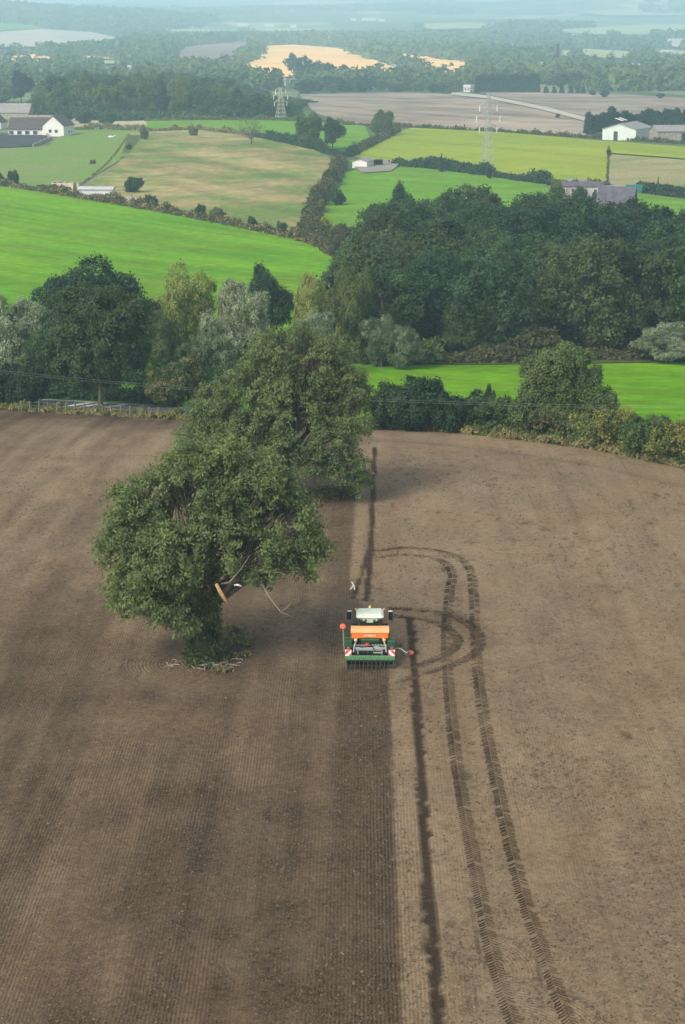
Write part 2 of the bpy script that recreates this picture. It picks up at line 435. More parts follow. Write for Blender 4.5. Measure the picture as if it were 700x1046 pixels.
def parcel(name, px, mat, off=1.0, world=None, label=None, kind='structure'):
    pts = world or [at(a, b) for a, b in px]
    bm = bmesh.new(); vs = [bm.verts.new((p[0], p[1], 0)) for p in pts]
    f = bm.faces.new(vs); bmesh.ops.triangulate(bm, faces=[f])
    y0 = min(p[1] for p in pts); y1 = max(p[1] for p in pts); x0 = min(p[0] for p in pts); x1 = max(p[0] for p in pts)
    for y in ROWS:
        if y0 < y < y1: bmesh.ops.bisect_plane(bm, geom=bm.verts[:] + bm.edges[:] + bm.faces[:], plane_co=(0, y, 0), plane_no=(0, 1, 0))
    if y1 > 2200:
        for x in np.arange(x0, x1, 90.0): bmesh.ops.bisect_plane(bm, geom=bm.verts[:] + bm.edges[:] + bm.faces[:], plane_co=(x, 0, 0), plane_no=(1, 0, 0))
    for v in bm.verts: v.co.z = float(zf(v.co.x, v.co.y)) + off * (.04 + .00028 * v.co.y + (.00035 * v.co.y if v.co.y > 2200 else 0))
    bmesh.ops.recalc_face_normals(bm, faces=bm.faces[:])
    if sum(f.normal.z for f in bm.faces) < 0: bmesh.ops.reverse_faces(bm, faces=bm.faces[:])
    me = bpy.data.meshes.new(name); bm.to_mesh(me); bm.free(); me.materials.append(mat)
    o = bpy.data.objects.new(name, me); COL.objects.link(o); tag(o, kind=kind)
    if label: o['label'] = label
    return o
g_bright = ground('bright_grass', [(.085, .225, .006), (.130, .27, .010), (.120, .20, .016)], .02, (9, (0, 230, 200, 262), .16), .5, .20)
g_mid = ground('mid_grass', [(.10, .23, .015), (.14, .27, .025), (.11, .18, .025)], .02, (12, (350, 200, 560, 215), .09), .5, .14)
g_yel = ground('yellow_grass', [(.20, .26, .025), (.25, .29, .03), (.17, .25, .025)], .015, (14, (400, 150, 620, 170), .10), .4, .12)
g_rough = ground('rough_grass', [(.13, .17, .045), (.31, .24, .11), (.11, .19, .04)], .022, (16, (130, 150, 330, 190), .16), .35, .25, thr=(.42, .56))
g_tan = ground('dry_grass', [(.24, .22, .10), (.30, .25, .12), (.15, .20, .07)], .02, None, .8, .2)
g_pad = ground('paddock_grass', [(.12, .22, .04), (.19, .21, .075), (.13, .25, .04)], .03, None, .9, .18)
g_arab = ground('bare_arable', [(.225, .175, .135), (.285, .225, .165), (.19, .155, .13)], .006, (34, (350, 104, 600, 122), .30), .05, .10)
g_arab2 = ground('bare_arable_far', [(.20, .15, .13), (.25, .19, .15)], .004, (60, (170, 58, 240, 56), .2), .03, .1)
g_stub = ground('stubble', [(.78, .46, .17), (.86, .54, .22), (.66, .42, .17)], .006, (25, .3, .07), .1, .08)
g_pale = ground('pale_stubble', [(.40, .34, .26), (.46, .40, .31)], .004, (30, .3, .07), .1, .08)
g_floor = ground('leaf_litter', [(.06, .055, .03), (.08, .09, .03)], .1, None, 1.5, .3)
g_yard = ground('dark_yard', [(.045, .045, .05), (.07, .07, .075)], .1, None, 1, .15)
g_conc = ground('concrete', [(.20, .185, .16), (.27, .25, .21)], .1, None, 1, .15)
g_track = ground('farm_track_dirt', [(.42, .38, .30), (.36, .32, .24)], .05, None, 1, .15)

E0 = [(-160, 405), (0, 419), (90, 424), (180, 429), (260, 432), (345, 437), (430, 440), (500, 446), (560, 453), (610, 460), (660, 470), (700, 479), (760, 497), (840, 530)]
edge_px = smooth_poly(E0, 5); edge_w = [at(a, b) for a, b in edge_px]
EX = np.array([p.x for p in edge_w]); EY = np.array([p.y for p in edge_w])
top_left = [(-120, 182), (0, 190), (60, 199), (150, 214), (250, 233), (320, 249), (345, 262), (360, 280)]
# bright green field, wide: from behind the plough field to the scrub line
bw = [at(a, b) for a, b in top_left] + [at(420, 300), at(520, 330), at(640, 345), at(860, 350)]
bw += [Vector((70, 150, 0)), Vector((44, 163, 0))] + [Vector((p.x, p.y, 0)) for p in reversed(edge_w) if p.x < 43 and p.x > -60] + [Vector((-90, 205, 0))]
parcel('bright_green_field', None, g_bright, world=bw)
parcel('rough_pasture', [(132, 137), (155, 135), (200, 133), (262, 140), (318, 152), (345, 166), (335, 190), (322, 215), (318, 243), (250, 230), (150, 211), (95, 203), (80, 195), (120, 170)], g_rough)
parcel('paddock', [(-100, 152), (0, 152), (50, 150), (70, 133), (150, 134), (130, 160), (80, 190), (60, 196), (0, 187), (-100, 179)], g_pad)
parcel('green_strip_field', [(150, 122), (230, 121), (300, 123), (372, 128), (380, 146), (350, 153), (318, 151), (262, 139), (200, 132), (150, 132)], g_mid)
parcel('yellow_green_field', [(360, 160), (395, 140), (420, 131), (520, 136), (622, 145), (622, 190), (560, 188), (470, 176), (400, 168)], g_yel)
parcel('middle_green_field', [(312, 234), (330, 205), (352, 178), (372, 171), (430, 172), (500, 180), (558, 189), (580, 215), (560, 260), (420, 270), (352, 252)], g_mid)
parcel('dry_pasture', [(622, 158), (700, 164), (860, 170), (860, 206), (700, 198), (619, 191)], g_tan)
parcel('upper_yellow_strip', [(622, 145), (700, 151), (860, 156), (860, 170), (700, 163), (622, 157)], g_yel, off=1.5)
parcel('garden_grass', [(638, 196), (700, 204), (860, 214), (860, 262), (700, 246), (620, 250)], g_mid)
parcel('arable_field', [(306, 97), (400, 95), (470, 97), (545, 107), (605, 122), (598, 139), (520, 135), (430, 130), (350, 126), (320, 115)], g_arab)
parcel('arable_field_right', [(476, 92), (560, 92), (700, 101), (880, 112), (880, 146), (700, 140), (606, 137), (607, 122), (550, 108)], g_arab, off=1.3)
parcel('farm_track', [(462, 95), (500, 99), (560, 111), (606, 123), (605, 127), (556, 114), (498, 102), (460, 98)], g_track, off=2.2)
parcel('stubble_field', [(-60, 36), (0, 34.5), (42, 31.5), (95, 35), (138, 42), (105, 45.5), (60, 49), (0, 50), (-60, 51)], g_pale, off=1.5)
parcel('ploughed_hill_field', [(163, 62), (190, 50), (230, 45), (255, 45), (262, 50), (250, 60), (236, 70), (200, 72)], g_arab2, off=1.5)
parcel('stubble_patch', [(205, 71), (236, 62), (248, 58), (243, 70), (225, 74)], g_stub, off=2.2)
parcel('golden_stubble_field', [(247, 72), (262, 58), (268, 49), (300, 47.5), (345, 51), (380, 62), (412, 73), (412, 79), (350, 80), (280, 79)], g_stub, off=1.5)
parcel('golden_stubble_strip', [(398, 54), (440, 59), (486, 66), (484, 78), (440, 77), (402, 70)], g_stub, off=1.5)
parcel('far_pale_field', [(-60, 59), (0, 61), (38, 57), (60, 62), (40, 68), (-60, 69)], g_stub, off=1.5)
parcel('far_pale_strip', [(85, 59), (115, 59.5), (116, 62), (86, 61.5)], g_stub, off=1.5)
parcel('hill_green_field', [(-60, 24), (0, 25), (40, 28.5), (42, 31), (0, 33), (-60, 35)], g_mid, off=1.5)
parcel('wood_floor', [(352, 262), (380, 268), (440, 268), (600, 270), (680, 290), (900, 300), (900, 371), (700, 371), (560, 373), (450, 374), (380, 374), (352, 330)], g_floor, off=2.0)
parcel('house_yard', [(-60, 138), (0, 138), (47, 138), (52, 143), (36, 150), (0, 152), (-60, 152)], g_yard, off=1.8)
parcel('shed_yard', [(362, 172), (372, 165), (395, 165), (408, 169), (400, 176), (370, 178)], g_conc, off=2.4)
parcel('farm_yard', [(560, 192), (580, 184), (620, 186), (650, 196), (640, 208), (600, 208), (565, 204)], g_conc, off=2.4)

g_soft = ground('valley_pasture', [(.28, .31, .14), (.34, .36, .18)], .004, None, .03, .1)
for P in ([(560, 33), (610, 30), (700, 27), (770, 27), (770, 36), (700, 36.5), (600, 37)], [(150, 33), (200, 31), (245, 33), (240, 38), (180, 39)], [(420, 27), (470, 25), (520, 27), (510, 31), (440, 32)], [(555, 55), (600, 52), (650, 55), (640, 61), (575, 62)],
          [(655, 56), (700, 54), (770, 54), (770, 62), (690, 64)], [(60, 62), (120, 64), (125, 67), (70, 67)], [(590, 14), (640, 11), (700, 12), (700, 17), (620, 18)], [(320, 33), (380, 35), (385, 39), (330, 38)], [(490, 50), (530, 48), (540, 52), (500, 55)]):
    parcel('valley_field', P, g_soft, off=1.6)
parcel('valley_field', [(665, 44), (700, 42), (770, 42), (770, 50), (690, 50)], g_pale, off=1.7)
parcel('valley_field', [(140, 20), (200, 24), (195, 27), (130, 24)], g_pale, off=1.7)

# ------------------------------------------------------------------ the soil of the near field
KDIR = .0105
def crossc(x, y): return x - KDIR * y
def seg_dist(X, Y, pts, ret_s=False):
    best = np.full(X.shape, 1e9); 
    for (ax, ay), (bx, by) in zip(pts[:-1], pts[1:]):
        dx, dy = bx - ax, by - ay; L = dx * dx + dy * dy
        t = np.clip(((X - ax) * dx + (Y - ay) * dy) / L, 0, 1)
        best = np.minimum(best, np.hypot(X - ax - t * dx, Y - ay - t * dy))
    return best
def wpoly(pp, n=6): return smooth_poly([flat(*p) for p in pp], n)
FURROW = wpoly([(452, 1100), (447, 1030), (437, 900), (429, 770), (424, 690), (419, 632)])
LINE_A = wpoly([(383, 453), (381, 500), (379, 560), (374, 615)])
LINE_B = wpoly([(379, 556), (370, 585), (361, 612)])
PALE = wpoly([(374, 455), (370, 520), (363, 590)])
TR_OUT = wpoly([(606, 1110), (590, 1070), (556, 980), (530, 900), (507, 800), (492, 720), (486, 660), (484, 610), (480, 584), (466, 570), (440, 563), (410, 561), (384, 564)], 10)
TR_IN = wpoly([(545, 1110), (532, 1070), (504, 980), (485, 885), (468, 790), (459, 710), (456, 650), (459, 608), (462, 588), (455, 577), (435, 570), (410, 568), (384, 571)], 10)
LP_OUT = wpoly([(400, 623), (430, 625), (458, 630), (480, 640), (491, 654), (486, 668), (466, 680), (436, 689), (408, 698)], 10)
LP_IN = wpoly([(402, 631), (425, 633), (448, 639), (463, 648), (468, 657), (460, 668), (440, 677), (415, 684)], 10)
c_l = crossc(*flat(334, 1046)); c_r = crossc(*flat(411, 1046)); Y_D = flat(378, 684)[1]
T1 = flat(208, 678); T2 = flat(290, 512)

def soil():
    xs = np.arange(-50, 60, .2); ys = np.concatenate([np.arange(52, 130, .2), np.arange(130, 222, .4)])
    X, Y = np.meshgrid(xs, ys)
    c = crossc(X, Y)
    D = lambda P: seg_dist(X, Y, P)
    n_big = fbm(X / 9, Y / 14, 3); n_med = fbm(X / 1.6, Y / 2.6, 9); n_fin = fbm(X / .35, Y / .5, 21, 3)
    nst = fbm(c / 1.1, Y / 30, 31, 4)                     # streaks along the passes
    edge = np.interp(X, EX, EY) - Y
    # -- boundary between the worked land and the rolled land
    bnd = np.interp(Y, [0, Y_D, Y_D + 6, flat(362, 600)[1], flat(373, 455)[1], 400], [c_r, c_r, c_r - .6, crossc(*flat(358, 600)), crossc(*flat(366, 455)), crossc(*flat(366, 455))])
    right = sstep(-.12, .12, c - bnd + (n_fin - .5) * .25)
    left = 1 - right
    pidx = np.floor((c - c_r) / 3.0); ph = vnoise(pidx * 3.7 + 11, Y / 22 + pidx * 5, 4)
    ptone = vnoise(pidx * 1.93 + 5, pidx * .7, 8)
    tone_l = .36 + .22 * (n_big - .5) + .26 * (n_med - .5) + .46 * (nst - .5) + .15 * (ph - .5) + .16 * (ptone - .5) * sstep(Y_D + 10, Y_D - 8, Y)
    tone_l += .09 * sstep(80, 96, Y)
    # freshly drilled pass behind the drill
    fresh = sstep(-.25, .15, c - c_l) * sstep(.12, -.1, c - c_r) * sstep(.5, -.5, Y - Y_D)
    tone_l = tone_l * (1 - fresh) + fresh * (.27 + .22 * (nst - .5) + .15 * (n_med - .5))
    second = sstep(-3.4, -2.6, c - c_l) * sstep(.3, -.3, c - c_l) * sstep(8, -6, Y - Y_D)
    tone_l -= second * .12
    # darker and paler patches on the worked land
    def blob(px, py, rx, ry, s):
        a, b = flat(px, py); return s * np.exp(-((X - a) / rx) ** 2 - ((Y - b) / ry) ** 2)
    tone_l -= blob(150, 715, 6, 2.0, .16) + blob(225, 860, 1.6, 14, .06) + blob(160, 800, 3, 7, .06) + blob(60, 760, 3, 5, .05) + blob(60, 620, 4, 8, .10)
    tone_l += blob(240, 770, 3.5, 3.2, .14) + blob(60, 1000, 5, 4, .10) + blob(290, 660, 3.5, 5, .08)
    # oblique streaks in the upper left
    kd2 = .16; c2 = X - kd2 * Y
    ul = sstep(118, 135, Y) * sstep(-3, -9, X)
    tone_l += ul * (.42 * (fbm(c2 / 2.4, Y / 60, 51, 3) - .5) + .14)
    tone_l -= .22 * sstep(16, 3, edge) * sstep(-2, -12, X)          # darker headland, far left
    tone_r = .71 + .22 * (n_big - .5) + .20 * (n_med - .5) + .18 * (nst - .5)
    # seams every three metres on the rolled land
    sc_ = (c - c_r) / 3.0; fr = np.abs(sc_ - np.round(sc_)) * 3
    tone_r -= .10 * np.exp(-(fr / .10) ** 2) * (.3 + n_med) * (c > c_r + 6)
    tone_r -= .26 * sstep(.70, .84, fbm(X / .5, Y / .7, 77, 2)) * (.25 + sstep(.45, .6, n_big))
    strip = sstep(c_r - .1, c_r + .05, c) * sstep(.1, -.1, c - c_r - 1.05 - .0 * Y) * sstep(Y_D - 3, Y_D - 10, Y)
    tone_r += .08 * strip
    tone_r += .07 * sstep(9, 6, edge) * sstep(1.0, 2.5, edge) - .12 * np.exp(-((edge - 9.5) / .6) ** 2)
    tone = tone_l * left + tone_r * right
    # lines and wheelings
    ir = .06 * (n_fin - .5) * 4
    fur = sstep(.29, .19, D(FURROW) + ir); tone = tone * (1 - fur) + fur * (-.04 + .14 * n_fin)
    for P, w, a in ((LINE_A, .23, 1.), (LINE_B, .22, .85)):
        q = sstep(w, w * .55, D(P) + ir * .6) * a; tone = tone * (1 - q) + q * .0
    q = sstep(.50, .30, D(PALE) + ir) * .85; tone = tone * (1 - q) + q * .78
    for P, a in ((TR_OUT, .42), (TR_IN, .40), (LP_OUT, .55), (LP_IN, .55)):
        q = sstep(.42, .24, D(P) + ir * .7) * a; up_ = sstep(100, 122, Y); k_ = .55 + .45 * up_; tone = tone * (1 - q * k_) + q * k_ * (.24 + .22 * n_fin)
    # ground between and round the loop is scuffed dark
    q = sstep(1.9, .3, seg_dist(X, Y, LP_OUT[20:44])) * .3; tone -= q * (.2 + .8 * n_med)
    # tree bases: soil tone darkens towards each foot
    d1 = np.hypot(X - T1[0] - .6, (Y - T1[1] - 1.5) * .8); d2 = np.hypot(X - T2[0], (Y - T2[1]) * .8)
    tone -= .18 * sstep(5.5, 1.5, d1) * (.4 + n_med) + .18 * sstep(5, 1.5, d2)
    # ---- drill-row coordinate
    rowc = c.copy(); amp = .27 * left + .13 * right
    amp = amp + .10 * strip + .10 * fresh
    amp *= .42 + .75 * sstep(.38, .62, fbm(X / 3.5, Y / 12, 61, 3))
    def swap(mask, coord, a):
        nonlocal rowc, amp
        rowc = np.where(mask > .5, coord, rowc); amp = np.where(mask > .5, a * np.abs(mask - .5) * 2, amp * np.abs(mask - .5) * 2)
    swap(ul, c2, .22)
    rt = np.hypot(X - T1[0] - .3, Y - T1[1]); ang = np.arctan2(Y - T1[1], X - T1[0])
    sw = sstep(5.6, 5.0, rt) * sstep(.9, 1.3, rt) * sstep(.2, -.6, np.cos(ang + .25)); swap(sw, rt * .75, .38)
    h = sstep(7.8, 7.2, edge) ; swap(h * (X > -5), edge, .15)
    rr_ = sstep(-7.5, -6.6, -(Y - T1[1]) - 11) * 0
    for (px, py, r1, wx) in ((478, 995, 3.2, 1), (520, 1075, 4.6, 1)):
        a, b = flat(px, py); r_ = np.hypot(X - a, (Y - b) * .8); m_ = sstep(r1, r1 - .3, r_) * sstep(.8, 1.1, r_) * sstep(-.1, .2, wx * (X - a) / (r_ + .01))
        swap(m_, r_ + .12 * n_med, .24)
    a, b = flat(458, 948); m_ = sstep(1.5, 1.2, np.abs(X - a)) * sstep(3.0, 2.4, np.abs(Y - b)) * (D(TR_IN) > .5) * (D(FURROW) > .35); swap(m_, (X - .5 * Y) * .85, .18)
    amp = np.where(fur > .4, 0, amp)
    rowc = rowc + .10 * (fbm(X / 2.5, Y / 6, 91, 3) - .5)
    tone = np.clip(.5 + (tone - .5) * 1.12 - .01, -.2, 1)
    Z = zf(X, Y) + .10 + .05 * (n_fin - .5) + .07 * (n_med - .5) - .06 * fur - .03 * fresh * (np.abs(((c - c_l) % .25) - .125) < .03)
    Z += .03 * sstep(.12, 0, np.abs(D(FURROW) - .36))
    Z = np.where(edge < .6, Z - .1, Z)
    V = np.stack([X, Y, Z], -1).reshape(-1, 3); nr, nc = X.shape
    keep = (edge[:-1, :-1] > -.1)
    i = (np.arange(nr - 1)[:, None] * nc + np.arange(nc - 1)[None, :])[keep]
    Q = np.stack([i, i + 1, i + nc + 1, i + nc], 1)
    used = np.unique(Q); rem = np.full(len(V), -1); rem[used] = np.arange(len(used)); Q = rem[Q]; V = V[used]
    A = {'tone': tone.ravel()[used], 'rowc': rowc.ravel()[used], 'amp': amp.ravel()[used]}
    m, nt, o = newmat('soil'); g = G(nt)
    t = g.n('Attribute', attribute_name='tone').outputs['Fac']; rc = g.n('Attribute', attribute_name='rowc').outputs['Fac']; am = g.n('Attribute', attribute_name='amp').outputs['Fac']
    co = g.coord()
    s1 = g.math('SINE', g.math('MULTIPLY', rc, 2 * math.pi / .165)); s2 = g.math('SINE', g.math('MULTIPLY', rc, 2 * math.pi / .74))
    s = g.math('MULTIPLY', g.math('ADD', s1, g.math('MULTIPLY', s2, .22)), am)
    f1 = g.noise(co, 3.2, 6, .7); f2 = g.noise(co, 16, 5, .7); f3 = g.noise(co, .9, 4, .6)
    vo = g.n('TexVoronoi', i={'Vector': co, 'Scale': 5.5}); spk = g.remap(vo.outputs['Distance'], .06, .16, 1, 0)
    vs_ = g.n('SeparateColor', i={0: vo.outputs['Color']}); spk = g.math('MULTIPLY', spk, g.remap(vs_.outputs[0], .72, .78))
    tt = g.math('ADD', t, g.math('MULTIPLY', g.math('SUBTRACT', f1, .5), .95))
    tt = g.math('ADD', tt, g.math('MULTIPLY', g.math('SUBTRACT', f2, .5), 1.5))
    tt = g.math('ADD', tt, g.math('MULTIPLY', g.math('SUBTRACT', f3, .5), .22))
    tt = g.math('ADD', tt, g.math('MULTIPLY', s, .19), clamp=True)
    cr = g.n('ValToRGB', i={0: tt}); e = cr.color_ramp.elements
    e[0].position = 0; e[0].color = (.036, .024, .013, 1); e[1].position = 1; e[1].color = (.275, .203, .122, 1)
    k = e.new(.5); k.color = (.136, .095, .054, 1)
    cc = g.mix(g.math('MULTIPLY', spk, .55), cr.outputs[0], g.mix(vs_.outputs[1], (.06, .045, .03), (.34, .28, .20)))
    warm = g.remap(g.noise(co, .13, 3), .4, .62); cc = g.mix(g.math('MULTIPLY', warm, .35), cc, g.mix(1, cc, (1.12, .98, .84), 'MULTIPLY'))
    b = g.n('BsdfPrincipled', i={'Base Color': cc, 'Roughness': .95, 'Specular IOR Level': .12})
    hh = g.math('ADD', g.math('MULTIPLY', f1, 1.0), g.math('ADD', g.math('MULTIPLY', f2, .5), g.math('ADD', g.math('MULTIPLY', s, .35), g.math('MULTIPLY', spk, .5))))
    bp = g.n('Bump', i={'Strength': 1.0, 'Height': hh, 'Distance': .11}); nt.links.new(bp.outputs[0], b.inputs['Normal'])
    nt.links.new(b.outputs[0], o.inputs[0]); M['soil'] = m
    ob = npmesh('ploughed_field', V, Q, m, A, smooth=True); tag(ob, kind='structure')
    def sz(x, y): return .10 + float(zf(x, y))
    # clods and stones
    n = 80000
    yy = 60 + 115 * rng.random(n) ** 1.5; xx = rng.uniform(-.19, .19, n) * (yy + 12)
    e_ = np.interp(xx, EX, EY) - yy; k = (e_ > 2) & (fbm(xx / 5, yy / 8, 14) > .34) & (np.minimum(np.minimum(seg_dist(xx, yy, TR_OUT), seg_dist(xx, yy, TR_IN)), seg_dist(xx, yy, FURROW) + .1) > .42); xx = xx[k]; yy = yy[k]; n = len(xx)
    sz_ = .022 + .055 * rng.random(n) ** 2.5
    oc = np.array([(1, 0, 0), (0, 1, 0), (-1, 0, 0), (0, -1, 0), (0, 0, 1), (0, 0, -1)], float)
    Vc = oc[None] * sz_[:, None, None] * rng.uniform(.6, 1.4, (n, 6, 1)); an = rng.uniform(0, 6.28, n); ca, sa = np.cos(an)[:, None], np.sin(an)[:, None]
    Vx = Vc[..., 0] * ca - Vc[..., 1] * sa; Vy = Vc[..., 0] * sa + Vc[..., 1] * ca
    Vc = np.stack([Vx + xx[:, None], Vy + yy[:, None], Vc[..., 2] * .75 + (zf(xx, yy) + .115)[:, None]], -1).reshape(-1, 3)
    Fq = np.array([(0, 1, 4), (1, 2, 4), (2, 3, 4), (3, 0, 4), (1, 0, 5), (2, 1, 5), (3, 2, 5), (0, 3, 5)])
    Qc = (np.arange(n)[:, None, None] * 6 + Fq[None]).reshape(-1, 3)
    m2, nt, o = newmat('clod'); g = G(nt); a_ = g.n('Attribute', attribute_name='leaf').outputs['Fac']
    cr = g.n('ValToRGB', i={0: a_}); e = cr.color_ramp.elements; e[0].color = (.05, .036, .023, 1); e[1].color = (.20, .16, .11, 1); k = e.new(.96); k.color = (.125, .092, .060, 1)
    b = g.n('BsdfPrincipled', i={'Base Color': cr.outputs[0], 'Roughness': .95}); nt.links.new(b.outputs[0], o.inputs[0])
    cl = npmesh('soil_clods', Vc, Qc, m2, {'leaf': np.repeat(rng.random(n), 6)}); tag(cl, 'scattered clods and small stones on the bare brown soil', 'clods', kind='stuff')
soil()

def soil_z(x, y): return float(zf(x, y)) + .10
# tyre tread imprints: raised crumbs of soil in a chevron along each wheeling
m_trd = simple('pressed_soil', (.062, .043, .027), .95, .1, var=.3, scale=6, bump=.4)
m_trd2 = simple('crumbled_soil', (.21, .16, .115), .95, .1, var=.25, scale=6, bump=.4)
def tread(P, s0, s1, name='tyre_track', w=.33, drop=.08):
    P = np.array(P); seg = np.hypot(*np.diff(P, axis=0).T); S = np.concatenate([[0], np.cumsum(seg)]); L = S[-1]
    mb = MB(); s = L * s0; k = 0
    def pt(s): return np.array([np.interp(s, S, P[:, 0]), np.interp(s, S, P[:, 1])])
    while s < L * s1:
        p = pt(s); t = pt(min(s + .1, L)) - pt(max(s - .1, 0)); t /= np.hypot(*t) + 1e-9; n = np.array([-t[1], t[0]])
        for sd in (1, -1):
            if random.random() < drop: continue
            off = .0 if sd > 0 else .12
            a = p + t * (off + random.uniform(-.015, .015)) + n * sd * .02; b = a + n * sd * (w + random.uniform(-.06, .03)) - t * .26 * random.uniform(.8, 1.15)
            mid = (a + b) / 2 - t * .03; hw = .034 * random.uniform(.7, 1.3)
            q = [(a, hw), (mid, hw), (b, hw * 1.15)]
            vs = []; 
            for c_, h_ in q:
                z = soil_z(*c_)
                vs += [(c_[0] - t[0] * h_, c_[1] - t[1] * h_, z - .03), (c_[0], c_[1], z + .05), (c_[0] + t[0] * h_, c_[1] + t[1] * h_, z - .03)]
            fs = [(0, 1, 4, 3), (1, 2, 5, 4), (3, 4, 7, 6), (4, 5, 8, 7), (0, 2, 1), (6, 7, 8)]
            mb.add(vs, fs, 0)
        s += .235; k += 1
    o = mb.build(name, [m_trd, m_trd2]); tag(o, kind='structure'); return o
tread(TR_OUT, .0, .60); tread(TR_IN, .0, .60); tread(TR_OUT, .60, 1, drop=.3); tread(TR_IN, .60, 1, drop=.3)
tread(LP_OUT, .60, 1); tread(LP_IN, .55, 1); tread(LP_OUT, .0, .60, drop=.35); tread(LP_IN, .0, .55, drop=.35)

# ------------------------------------------------------------------ hedges and rough verges
def hedge(pts, hgt, wid, key_leaf, tint, name, label, cat='hedge', mat='leaf', dens=9, cs=.28, kind=None, var_h=.35, world=False, group=None, elong=1.5, zoff=0):
    P = [Vector(p) for p in pts] if world else [at(*p) for p in pts]
    P = [Vector(q) for q in smooth_poly([(p.x, p.y, 0) for p in P], 5)]
    seg = [(b - a).length for a, b in zip(P[:-1], P[1:])]; S = np.concatenate([[0], np.cumsum(seg)]); L = S[-1]
    n = int(L * dens * max(.5, wid)) ; s = rng.uniform(0, L, n)
    x = np.interp(s, S, [p.x for p in P]); y = np.interp(s, S, [p.y for p in P])
    sd = int(abs(P[0].x) * 13) % 991
    hh = hgt * (1 - var_h + 2 * var_h * fbm(s / (hgt * 1.6 + .6), s * 0 + 3, sd, 3))
    u = rng.normal(0, 1, (n, 2)); u /= np.linalg.norm(u, axis=1, keepdims=True); rr = np.sqrt(rng.uniform(.35, 1, n))
    ww = wid * (.55 + .9 * fbm(s / 3.0, s * 0 + 9, sd + 3, 2))
    if var_h > .3: hh = hh * (.45 + 1.1 * sstep(.38, .62, fbm(s / (hgt * 3), s * 0 + 17, sd + 8, 2)))
    zz = np.abs(u[:, 1]) ** .6 * rr
    tdir = np.array([[np.interp(a + .5, S, [p.x for p in P]) - np.interp(a - .5, S, [p.x for p in P]), np.interp(a + .5, S, [p.y for p in P]) - np.interp(a - .5, S, [p.y for p in P])] for a in s]); tdir /= np.linalg.norm(tdir, axis=1, keepdims=True) + 1e-9
    nx, ny = -tdir[:, 1], tdir[:, 0]
    C = np.stack([x + nx * u[:, 0] * rr * ww * .5, y + ny * u[:, 0] * rr * ww * .5, zz * hh * .95], 1); C[:, 2] += zf(C[:, 0], C[:, 1]) + zoff
    N = np.stack([nx * u[:, 0], ny * u[:, 0], np.abs(u[:, 1]) + .2], 1)
    per = 16; idx = np.repeat(np.arange(n), per)
    Pp = C[idx] + rng.normal(0, 1, (n * per, 3)) * cs * np.array([1, 1, .8])
    gz = zf(Pp[:, 0], Pp[:, 1]); Pp[:, 2] = np.maximum(Pp[:, 2], gz + .05)
    V, Q = leaves(rng, Pp, N[idx], key_leaf, elong, 0, .9)
    cv = rng.random(n); va = np.clip(.55 * cv[idx] + .35 * rng.random(n * per) + .05, 0, 1)
    o = npmesh(name, V, Q, M[mat], {'leaf': np.repeat(va, 4)}); c = GREEN[tint]; o.color = (*c, 1)
    tag(o, label, cat if not kind else None, group, kind); return o
# rough grass verge along the field edge
ew = [(p.x, p.y + .3, 0) for p in edge_w if -46 < p.x < 46][::3]
hedge(ew, .42, 1.1, .16, 'straw', 'verge_grass', 'strip of dry straw-coloured grass along the far edge of the bare field', mat='leaf', dens=9, cs=.14, kind='stuff', world=True, elong=3)
hedge([(p[0], p[1] + 1.1, 0) for p in ew], .55, 1.6, .16, 'olive', 'verge_weeds', 'green weeds and nettles behind the dry verge at the field edge', dens=5, cs=.2, kind='stuff', world=True, elong=2.5)

# hedge beyond the plough field, from right of the near trees round to the right edge
def off_edge(a, b, d, step=14):
    q = [p for p, (ex, ey) in zip(edge_w, edge_px) if a <= ex <= b]; return [(p.x + d * .25, p.y + d, 0) for p in q[::max(1, len(q) // step)]] + [(q[-1].x + d * .25, q[-1].y + d, 0)]
hedge(off_edge(465, 580, 2.2), 1.5, 1.6, .22, 'brown', 'bramble_hedge', 'low brown bramble hedge under the round tree at the field edge', dens=10, world=True)
hedge(off_edge(455, 545, 4.5), 2.3, 2.2, .24, 'oak', 'field_hedge', 'dark green hedge behind the low brown brambles at the field edge', dens=10, world=True)
hedge(off_edge(572, 780, 2.4), 3.3, 2.8, .22, 'ash', 'mixed_hedge', 'tall mixed hedge of green and russet leaves at the right edge of the bare field', dens=11, world=True, mat='leaf_gold', var_h=.25)
hedge(off_edge(372, 500, 1.9), 1.3, 1.4, .22, 'oak', 'ditch_hedge', 'low dark hedge in front of the round bushes beyond the marker line', dens=9, world=True)
hedge([(-60, 404), (0, 406), (80, 409), (150, 413), (180, 418)], 1.6, 1.6, .26, 'dark', 'roadside_hedge', 'clipped dark hedge along the far side of the lane on the left', dens=10, var_h=.1)

